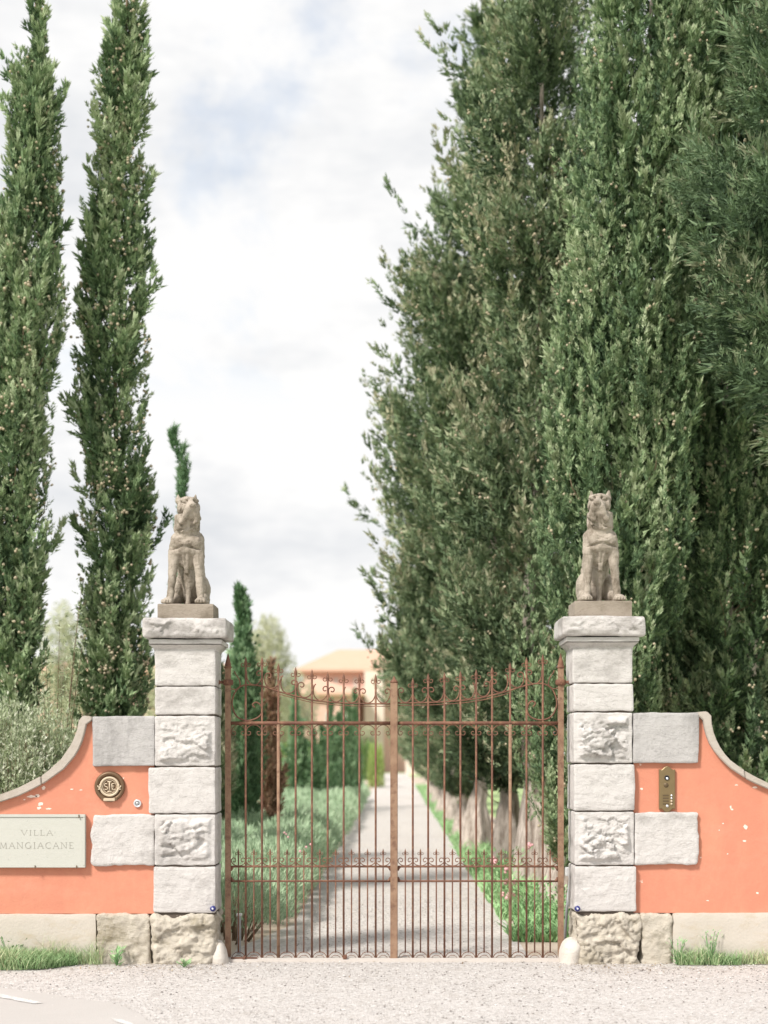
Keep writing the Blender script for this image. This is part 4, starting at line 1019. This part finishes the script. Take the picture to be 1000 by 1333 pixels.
t3 = make_tree('cypress', 'third cypress of the drive row, seen between the gate bars left of the wide trunk', 28.8,
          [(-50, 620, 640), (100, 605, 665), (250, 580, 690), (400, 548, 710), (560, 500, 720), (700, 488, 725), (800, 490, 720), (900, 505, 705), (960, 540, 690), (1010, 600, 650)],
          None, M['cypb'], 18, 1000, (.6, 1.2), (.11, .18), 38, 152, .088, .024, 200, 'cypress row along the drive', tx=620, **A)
# further ones of the row share that mesh
far = [(34, 1.62, 1.0, 'fourth cypress of the drive row'), (40, 1.62, .93, 'fifth cypress of the drive row'), (47, 1.66, .98, 'sixth cypress of the drive row'),
       (55, 1.75, .9, 'seventh cypress of the drive row'), (66, 1.9, .95, 'eighth cypress of the drive row'), (80, 2.3, .9, 'farthest cypress of the drive row')]
for i, (d, x, s, lb) in enumerate(far):
    copy_thing(t3 if i % 2 else t2, (x, d-13, 0), .9+i*1.3, (s*.9, s*.9, s*.70), lb+', its crown merging into the next ones')
# low young stems between the row trunks
# --- trees behind and beyond, left
make_tree('cypress', 'wispy cypress tip showing above the left dog statue', 23.0,
          [(572, 220, 227), (585, 225, 237), (605, 230, 246), (640, 229, 252), (700, 231, 253), (800, 230, 256), (900, 222, 268), (1040, 220, 268)],
          .6, M['young'], 21, 420, (.3, .55), (.02, .035), 86, 110, .10, .012, 0, None, mean=.4, rough=.05, nbr=10, inner=.1, rscale=.9, bst=.03)
make_tree('cypress', 'dark cypress seen in the gap between the left pillar and the gate', 24.0,
          [(855, 262, 284), (900, 255, 300), (980, 255, 303), (1080, 258, 300)],
          .5, M['cypb'], 22, 380, (.35, .6), (.06, .1), 70, 110, .08, .02, 0, None, rough=.2, nbr=10)
g1 = make_tree('cypress', 'bright green pointed cypress with a bent tip, behind the left end of the gate', 25.0,
          [(779, 308, 314), (800, 310, 324), (830, 306, 330), (880, 300, 334), (950, 296, 339), (1020, 295, 341), (1070, 298, 338)],
          .4, M['young'], 23, 800, (.35, .7), (.04, .08), 82, 120, .085, .02, 0, None, rough=.12, nbr=10, mean=.42, inner=.2, rscale=1.0)
make_tree('cypress', 'dead brown cypress beside the bright green pointed one', 26.0,
          [(868, 350, 355), (900, 347, 359), (960, 342, 361), (1040, 338, 364), (1060, 340, 362)],
          .4, M['dead'], 24, 380, (.3, .5), (.04, .07), 72, 110, .08, .022, 0, None, rough=.2, nbr=30)
y1 = make_tree('young_cypress', 'pencil-thin young cypress standing a little apart on the lawn, right of the brown one', 44.0,
          [(903, 383, 386), (925, 380, 390), (960, 377, 393), (1000, 377, 394), (1040, 378, 393)],
          .2, M['young'], 25, 320, (.3, .55), (.035, .06), 86, 90, .12, .03, 0, 'young cypresses on the lawn', rough=.08, nbr=0, cat='young cypress', mean=.5, rscale=1.0, bst=.05)
hz = WZ(903, 31)
yl = [(398, 968, 'shortest young cypress of the lawn row, at its left end'), (409, 955, 'second young cypress of the lawn row from the left'), (419, 948, 'bushy young cypress in the middle of the lawn row'),
      (430, 918, 'tall thin young cypress in the middle of the lawn row'), (440, 935, 'young cypress between the two taller ones of the lawn row'), (447, 915, 'young cypress third from the right of the lawn row'),
      (455, 922, 'young cypress next to the tallest at the right of the lawn row'), (462.5, 906, 'tallest young cypress at the right end of the lawn row')]
for i, (px, py, lb) in enumerate(yl):
    Y = 31+i*1.2; k = WZ(py, Y)/hz
    copy_thing(y1, (WX(px, Y), Y, 0), i*1.1, (.8, .8, k), lb)
# pale spring trees far behind
def pale_tree(label, px, py_top, w, D, seed, mat='pale', z0=None):
    Y = D-13; h = WZ(py_top, Y); r = w/2*D/F
    root = empty('pale_tree', (WX(px, Y), Y, 0), label, 'tree', 'pale trees in the distance')
    global rng; kp = rng; rng = np.random.default_rng(seed)
    n = 2600; d = nrm(rng.normal(size=(n, 3))); rr = rng.random(n)**.4; q = d*rr[:, None]
    nz = fbm(q, 2.2, 3, seed); q = q[nz > -.12]; n = len(q)
    P = q*np.array([r, r*.8, h*.42])+np.array([0, 0, h*.56])
    P = np.repeat(P, 9, 0)+rng.normal(0, r*.05, (n*9, 3))
    V = tri_blades(P, nrm(rng.normal(size=P.shape)), r*.07, r*.055)
    link('crown', fol_mesh('crown', V, np.clip(np.repeat(.5+.4*nz[nz > -.12], 9)+rng.normal(0, .15, len(P)), 0, 1), M[mat]), None, root)
    parts = [sweep([(0, 0, 0), (r*.04, 0, h*.3), (0, 0, h*.7)], 1, 7, taper=[r*.07, r*.05, r*.02])]
    for k in range(9):
        a = rng.uniform(0, 6.28); z = h*rng.uniform(.25, .5); parts.append(sweep([(0, 0, z), (r*.35*math.cos(a), r*.35*math.sin(a), z+h*.14), (r*.75*math.cos(a), r*.7*math.sin(a), z+h*.3)], 1, 4, taper=[r*.03, r*.02, r*.006]))
    link('trunk', mesh_vf('trunk', parts), M['bark'], root); rng = kp
    return root
pale_tree('pale leafing tree behind the gate, left of the villa roof', 348, 795, 78, 95, 31)
pale_tree('low pale tree in front of the villa roof, right of the taller pale one', 385, 868, 60, 120, 32)
pale_tree('pale blurred tree between the two slender cypresses', 82, 775, 70, 70, 33)
pale_tree('pale tree low behind the left pillar', 230, 850, 90, 85, 34)
pale_tree('small pale green tree before the villa wall, right of the lawn cypresses', 478, 935, 34, 120, 35)
# villa
def hip(name, x0, x1, y0, y1, ze, zr, mat, par, ov=.6, left=True, right=True):
    x0 -= ov; x1 += ov; y0 -= ov; y1 += ov; ym = (y0+y1)/2; ins = (y1-y0)/2
    a, b = (x0+ins if left else x0), (x1-ins if right else x1)
    V = [(x0, y0, ze), (x1, y0, ze), (x1, y1, ze), (x0, y1, ze), (a, ym, zr), (b, ym, zr), (x0, y0, ze-.25), (x1, y0, ze-.25), (x1, y1, ze-.25), (x0, y1, ze-.25)]
    f = [(0, 1, 5, 4), (1, 2, 5), (2, 3, 4, 5), (3, 0, 4), (6, 7, 1, 0), (7, 8, 2, 1), (8, 9, 3, 2), (9, 6, 0, 3), (9, 8, 7, 6)]
    me = bpy.data.meshes.new(name); me.from_pydata(V, [], f); me.update(); return link(name, me, mat, par)
YV = 155; vx = lambda p: WX(p, YV); vz = lambda p: WZ(p, YV)
vl = empty('villa', (vx(480), YV, 0), 'pink villa with terracotta hipped roofs at the far end of the drive', 'villa')
ox = vl.location.x
box('wall', vx(392)-ox, vx(600)-ox, 4, 11, 0, vz(868), M['villa'], vl)
hip('roof', vx(392)-ox, vx(600)-ox, 4, 11, vz(869), WZ(845, YV+7), M['tiles'], vl, .9)
box('wing_wall', vx(360)-ox, vx(466)-ox, -4, 3.99, 0, vz(904), M['villa'], vl)
hip('wing_roof', vx(360)-ox, vx(466)-ox, -4, 3.9, vz(904), WZ(882, YV), M['tiles'], vl, .7)
box('pale_wall', vx(474)-ox, vx(500)-ox, 2.5, 3.98, 0, vz(872), M['villa_pale'], vl)
box('chimney', vx(426)-ox, vx(431)-ox, 7, 8, vz(862), vz(851), M['villa_pale'], vl)
for px, py, yy in ((380, 935, -4), (404, 935, -4), (428, 935, -4), (450, 935, -4), (410, 886, 4), (436, 886, 4), (462, 886, 4)):
    wn_ = box('window', vx(px-3)-ox, vx(px+3)-ox, yy-.06, yy-.01, vz(py+6.5), vz(py-6.5), M['shutter'], vl)
    box('sill', vx(px-3.6)-ox, vx(px+3.6)-ox, yy-.2, yy-.065, vz(py+7.3), vz(py+6.6), M['villa_pale'], wn_)
v2 = empty('farmhouse', (WX(70, 95), 95, 0), 'pinkish low house glimpsed between the slender cypresses and the left pillar', 'house')
ax_ = v2.location.x
box('wall', WX(20, 95)-ax_, WX(330, 95)-ax_, 0, 9, 0, WZ(872, 95), M['villa'], v2); hip('roof', WX(20, 95)-ax_, WX(330, 95)-ax_, 0, 9, WZ(872, 95), WZ(852, 95), M['tiles'], v2)
for px in (60, 110, 205, 300): box('window', WX(px-5, 95)-ax_, WX(px+5, 95)-ax_, -.06, -.01, WZ(920, 95), WZ(895, 95), M['shutter'], v2)
e = box('low_wall', WX(528, 140), WX(575, 140), 140, 140.6, 0, WZ(985, 140), M['villa_pale']); tag(e, 'low pale wall at the far end of the drive on the right', 'wall')

# ------------------------------------------------------------------ hedges and shrubs
def blob_foliage(name, domes, dens, bl_, bw, mat, seed, up=.5, mean=.5, noise=.08, cut=0):
    """leaf tips over a union of domes (x,y,rx,ry,h)"""
    global rng; kp = rng; rng = np.random.default_rng(seed); Vs = []; ts = []
    for (x, y, rx, ry, h) in domes:
        n = int(dens*(rx*ry*2+h*(rx+ry)*1.6)); d = nrm(rng.normal(size=(n, 3))); d[:, 2] = np.abs(d[:, 2])
        pw = nrm(np.sign(d)*np.abs(d)**.8); k = rng.uniform(.82, 1.03, n)[:, None]
        P = pw*np.array([rx, ry, h])*k+np.array([x, y, 0.0])
        nz = fbm(P, 2.6, 4, seed); P = P+d*(nz*noise)[:, None]
        kk = P[:, 2] > h*cut*(1+nz); P, d, nz = P[kk], d[kk], nz[kk]; n = len(P)
        dd = nrm(d*.8+np.array([0, 0, up])+rng.normal(0, .35, (n, 3)))
        s = rng.uniform(.6, 1.35, n)
        Vs.append(tri_blades(P, dd, bl_*s, bw*s)); ts.append(np.clip(mean+nz*.5+rng.normal(0, .16, n)+.1*(P[:, 2]/h-.6), 0, 1))
    me = fol_mesh(name, np.vstack(Vs), np.concatenate(ts), mat); rng = kp; return me
def twigs(name, domes, n, seed, r=.004, hk=1.0):
    rg2 = np.random.default_rng(seed); parts = []
    for (x, y, rx, ry, h) in domes:
        for k in range(n):
            a = rg2.uniform(0, 6.28); u = rg2.uniform(.1, .9); bx_, by_ = x+rx*.4*u*math.cos(a), y+ry*.4*u*math.sin(a)
            e_ = (x+rx*u*math.cos(a), y+ry*u*math.sin(a), h*math.sqrt(max(.05, 1-u*u))*rg2.uniform(.8, 1.0)*hk)
            parts.append(sweep([(bx_, by_, 0), ((bx_+e_[0])/2+rg2.normal(0, .03), (by_+e_[1])/2, e_[2]*.55), e_], 1, 3, taper=[r*1.6, r, r*.4]))
    return mesh_vf(name, parts)
hd = []
d = 14.6
hr = random.Random(4)
while d < 62:
    w = 1.0+.25*hr.random(); ry = .62*(1+.012*d)
    xe = xl(d)+.02
    for c in range(3 if d < 45 else 2):
        hd.append((xe-w*.45-c*w*.72+hr.uniform(-.05, .05)+.02, d-13+hr.uniform(-.1, .1), w*.52, ry*1.05, .70+hr.uniform(-.06, .08)+.05*c))
    d += ry*1.15
hedge = empty('hedge', (0, 0, 0), 'long mounded grey-green lavender hedge along the left side of the drive', 'hedge')
near = [q for q in hd if q[1] < 8]; mid = [q for q in hd if 8 <= q[1] < 22]; farh = [q for q in hd if q[1] >= 22]
link('foliage', blob_foliage('foliage', near, 3000, .055, .013, M['sage'], 71, .9, .54, cut=.24), None, hedge)
link('foliage', blob_foliage('foliage', mid, 850, .08, .022, M['sage'], 72, .8, .54, cut=.22), None, hedge)
link('foliage', blob_foliage('foliage', farh, 420, .11, .04, M['sage'], 73, .7, .54, cut=.2), None, hedge)
tag(link('stems', twigs('stems', near+mid, 34, 74, .006, .8), M['twig'], hedge), kind='stuff')
fl = []
for (px, py, Y) in ((377, 1086, 5), (391, 1101, 4)): fl.append(W(px, py, Y))
link('blossoms', balls('blossoms', np.vstack([np.array(fl)+rng.normal(0, .04, (len(fl), 3)) for _ in range(3)]), .010, .018, M['petal']), None, hedge)
# olive shrub behind the left wall
Ys = 2.6
sh = empty('shrub', (WX(20, Ys), Ys, 0), 'silvery olive-green shrub behind the left wall, at the foot of the far-left cypress', 'shrub')
x_ = sh.location.x
sd = [(WX(-10, Ys)-x_, 0, .75, .6, WZ(912, Ys)), (WX(55, Ys)-x_, .1, .42, .5, WZ(930, Ys)), (WX(95, Ys)-x_, .15, .2, .35, WZ(950, Ys)), (WX(-90, Ys)-x_, 0, .6, .6, WZ(930, Ys)), (WX(30, Ys)-x_, -.35, .55, .3, WZ(965, Ys))]
link('foliage', blob_foliage('foliage', sd, 6000, .034, .013, M['shrub'], 81, .6, .42, .22), None, sh)
rng = np.random.default_rng(83); bs = []; axs = []
for (x, y, rx, ry, h) in sd:
    n = int(360*rx/.5); d = nrm(rng.normal(size=(n, 3))); d[:, 2] = np.abs(d[:, 2]); d[:, 1] = np.where(rng.random(n) < .6, -np.abs(d[:, 1]), d[:, 1])
    bs.append(d*np.array([rx, ry, h])*rng.uniform(.72, 1.0, (n, 1))+np.array([x, y, 0])); axs.append(nrm(d*.7+np.array([0, 0, .9])+rng.normal(0, .3, (n, 3))))
bs = np.vstack(bs); axs = np.vstack(axs); n = len(bs)
V, t = plumes(bs, axs, rng.uniform(.12, .34, n), rng.uniform(.018, .035, n), 48, .030, .010, np.clip(.62+.3*fbm(bs, 3, 3, 2)+rng.normal(0, .15, n), 0, 1), .1, .8, nsub=8)
link('sprigs', fol_mesh('sprigs', V, t, M['shrub']), None, sh)
tag(link('stems', twigs('stems', sd, 90, 82, .005, 1.05), M['twig'], sh), kind='stuff')
# small olive sprays between the cypresses
sh = empty('olive_sapling', (WX(70, 3.2), 3.2, 0), 'thin airy olive sapling with sparse dark leaves between the slender cypresses', 'sapling'); Vs = []; parts = []
rg3 = np.random.default_rng(9)
for k in range(14):
    tip = np.array([rg3.uniform(-.15, .28), rg3.uniform(-.2, .2), WZ(rg3.uniform(765, 900), 3.2)]); mid_ = tip*np.array([.5, .5, .6])
    P = catmull([(0, 0, 0), tuple(mid_), tuple(tip)], 10); parts.append(sweep(P, 1, 3, taper=np.linspace(.012, .0015, len(P))))
    Q = np.array(P[10:]); Q = np.repeat(Q, 9, 0)+rg3.normal(0, .05, (len(Q)*9, 3)); Vs.append(tri_blades(Q, nrm(rg3.normal(size=Q.shape)+np.array([0, 0, .6])), .042, .013))
V = np.vstack(Vs); link('foliage', fol_mesh('foliage', V, rg3.random(len(V)//3)*.6, M['shrub']), None, sh); link('stems', mesh_vf('stems', parts), M['twig'], sh)
# clipped box hedges and yellow-green bush
for (a, b, pt, Y, dp, mt, lb, sd_) in ((362, 412, 966, 42, 1.2, 'box', 'dark clipped box hedge on the lawn behind the thin cypresses', 91), (480, 499, 968, 75, 3, 'lime', 'yellow-green clipped bush at the left edge of the far drive', 92),
                                     (466, 492, 962, 100, 3, 'box', 'dark rounded shrub far behind the yellow-green bush', 93)):
    e = empty('clipped_hedge', (WX((a+b)/2, Y), Y, 0), lb, 'hedge'); w = (WX(b, Y)-WX(a, Y))/2; h = WZ(pt, Y)
    link('foliage', blob_foliage('foliage', [(w*q, 0, w*.42, dp*.6, h) for q in (-.62, 0, .62)], 420/(1+Y*.02), .12, .06, M[mt], sd_, .4, .5, .05), None, e)
    link('stems', twigs('stems', [(w*q, 0, w*.42, dp*.6, h) for q in (-.62, 0, .62)], 6, sd_, .02, .8), M['twig'], e)

# ------------------------------------------------------------------ grasses and weeds
def grass(n, area, h0, h1, w, mat, seed, mean=.4, lean=.35, clump=0):
    global rng; kp = rng; rng = np.random.default_rng(seed); P = area(n); n = len(P)
    d = nrm(np.c_[rng.normal(0, lean, n), rng.normal(0, lean, n), np.ones(n)])
    nz = fbm(P, 3, 3, seed); h = rng.uniform(h0, h1, n)*(1+.7*nz)
    side = nrm(np.cross(d, rng.normal(size=(n, 3)))); bend = nrm(np.c_[rng.normal(size=(n, 2)), np.zeros(n)])*h[:, None]*.3
    w = w*rng.uniform(.6, 1.3, (n, 1)); m1 = P+d*h[:, None]*.55; tp = P+d*h[:, None]*.92+bend
    V = np.stack([P-side*w*.5, P+side*w*.5, m1+side*w*.4, m1-side*w*.4, tp], 1).reshape(-1, 3)
    k = np.arange(n)*5; f = np.vstack([np.c_[k, k+1, k+2], np.c_[k, k+2, k+3], np.c_[k+3, k+2, k+4]])
    t = np.clip(mean+nz*.4+rng.normal(0, .2, n), 0, 1)
    me = mesh_np('grass', V, f, np.tile(t, 3)); me.materials.append(mat); rng = kp; return me
def rect(x0, x1, y0, y1, thr=-1, sd_=1, z=.01):
    def a(n):
        P = np.c_[rng.uniform(x0, x1, n), rng.uniform(y0, y1, n), np.full(n, z)]; return P[fbm(P, 2.5, 3, sd_) > thr]
    return a
x0, x1 = WX(-40), WX(104)
def leftbank(n):
    P = rect(x0, x1, -.42, .02)(n); edge = (x1-P[:, 0])/.25; return P[(P[:, 1] > -.42+.30*np.clip(1-edge, 0, 1)+.1*fbm(P, 5, 2, 3))]
tag(link('grass', grass(5200, leftbank, .05, .15, .007, M['grass'], 101, .42)), 'low green grass growing along the foot of the left wall', 'grass', kind='stuff')
tag(link('grass', grass(420, rect(WX(60), WX(135), -.1, .01), .10, .30, .004, M['grass'], 102, .85, .25)), 'dry pale grass stems against the left wall plinth', 'grass', kind='stuff')
tag(link('grass', grass(1000, rect(WX(872), WX(962), -.12, .01, -.10), .05, .20, .006, M['grass'], 103, .62, .35)), 'mixed green and dry grass tuft against the right wall plinth', 'grass', kind='stuff')
tag(link('grass', grass(500, rect(WX(962), WX(1040), -.08, .01, 0), .04, .14, .005, M['grass'], 104, .8, .35)), 'short dry grass at the far right end of the wall', 'grass', kind='stuff')
tag(link('grass', grass(300, rect(WX(765), WX(880), -.10, -.03, 0), .03, .12, .006, M['grass'], 105, .6, .4)), 'thin grass at the foot of the right pillar', 'grass', kind='stuff')
def strip(n):
    dd = 14.5+rng.random(n)**1.6*75; w = .38+.012*dd; xx = xr(dd)-.05+w*rng.random(n); P = np.c_[xx, dd-13, np.full(n, .01)]; return P[fbm(P, 1.3, 3, 8) > -.22]
tag(link('grass', grass(18000, strip, .07, .24, .024, M['weed'], 106, .55, .4)), 'green weeds in a strip between the drive and the cypress trunks', 'grass', kind='stuff')
def lawn(n):
    yy = 8+rng.random(n)**1.4*60; return np.c_[-3.2-rng.random(n)*6-yy*.02, yy, np.full(n, .0)]
tag(link('grass', grass(14000, lawn, .06, .16, .04, M['grass'], 107, .45, .4)), 'lawn grass beyond the lavender hedge', 'grass', kind='stuff')
def weed(name, label, X, Y, n, r, h, lw, seed, mat='weed', flowers=0, group=None):
    global rng; kp = rng; rng = np.random.default_rng(seed); e = empty(name, (X, Y, .005), label, 'weed' if not flowers else 'rose bush', group)
    a = rng.uniform(0, 6.28, n); q = rng.random(n)**.5; z = h*rng.random(n)
    P = np.c_[np.cos(a)*q*r*(.3+.7*z/h), np.sin(a)*q*r*(.3+.7*z/h), z]; d = nrm(np.c_[np.cos(a)*.7, np.sin(a)*.7, rng.uniform(.1, 1.1, n)])
    sd_ = nrm(np.cross(d, np.array([0, 0, 1.0]))+rng.normal(0, .2, (n, 3))); L_ = lw*3*rng.uniform(.6, 1.2, (n, 1)); w = lw*rng.uniform(.6, 1.2, (n, 1))
    V = np.stack([P, P+d*L_*.5+sd_*w*.5, P+d*L_, P+d*L_*.5-sd_*w*.5], 1).reshape(-1, 3)
    me = mesh_np('leaves', V, np.arange(4*n).reshape(-1, 4), rng.random(n)); me.materials.append(M[mat]); link('leaves', me, None, e)
    parts = [sweep([(0, 0, 0), tuple(P[k]*.55+np.array([0, 0, .01])), tuple(P[k])], .003, 3) for k in range(0, n, max(1, n//14))]
    link('stems', mesh_vf('stems', parts), M['twig'] if flowers else M[mat], e)
    if flowers:
        F_ = P[rng.choice(n, flowers, False)]*1.05; F_ = np.repeat(F_, 4, 0)+rng.normal(0, .018, (flowers*4, 3)); link('blossoms', balls('blossoms', F_, .016, .03, M['petal']), None, e)
    rng = kp; return e
weed('weed', 'small upright green weed in front of the left plinth, between the grass and the pillar', WX(155), -.12, 40, .07, .13, .02, 111)
weed('weed', 'small low weed in the gravel before the left pillar base', WX(244), -.22, 26, .07, .05, .016, 112)
weed('weed', 'green weed with tall seed heads in front of the right plinth', WX(922), -.08, 60, .10, .26, .012, 113)
weed('weed', 'tufted weed at the corner of the right plinth stone', WX(880), -.08, 60, .08, .20, .013, 114)
weed('weed', 'leafy weed at the left edge of the photo beside the plinth', WX(14), -.02, 60, .14, .22, .018, 115)
weed('rose_bush', 'small rose bush with pink blooms beside the drive behind the right gate leaf', 1.28, 4.8, 420, .28, .62, .022, 116, flowers=9)
weed('leafy_plant', 'low leafy green plant behind the gate, nearest the right stile', 1.62, 2.3, 420, .34, .42, .024, 117)
weed('leafy_plant', 'low leafy green plant between the rose bush and the drive edge', 1.40, 3.4, 380, .30, .38, .022, 118)
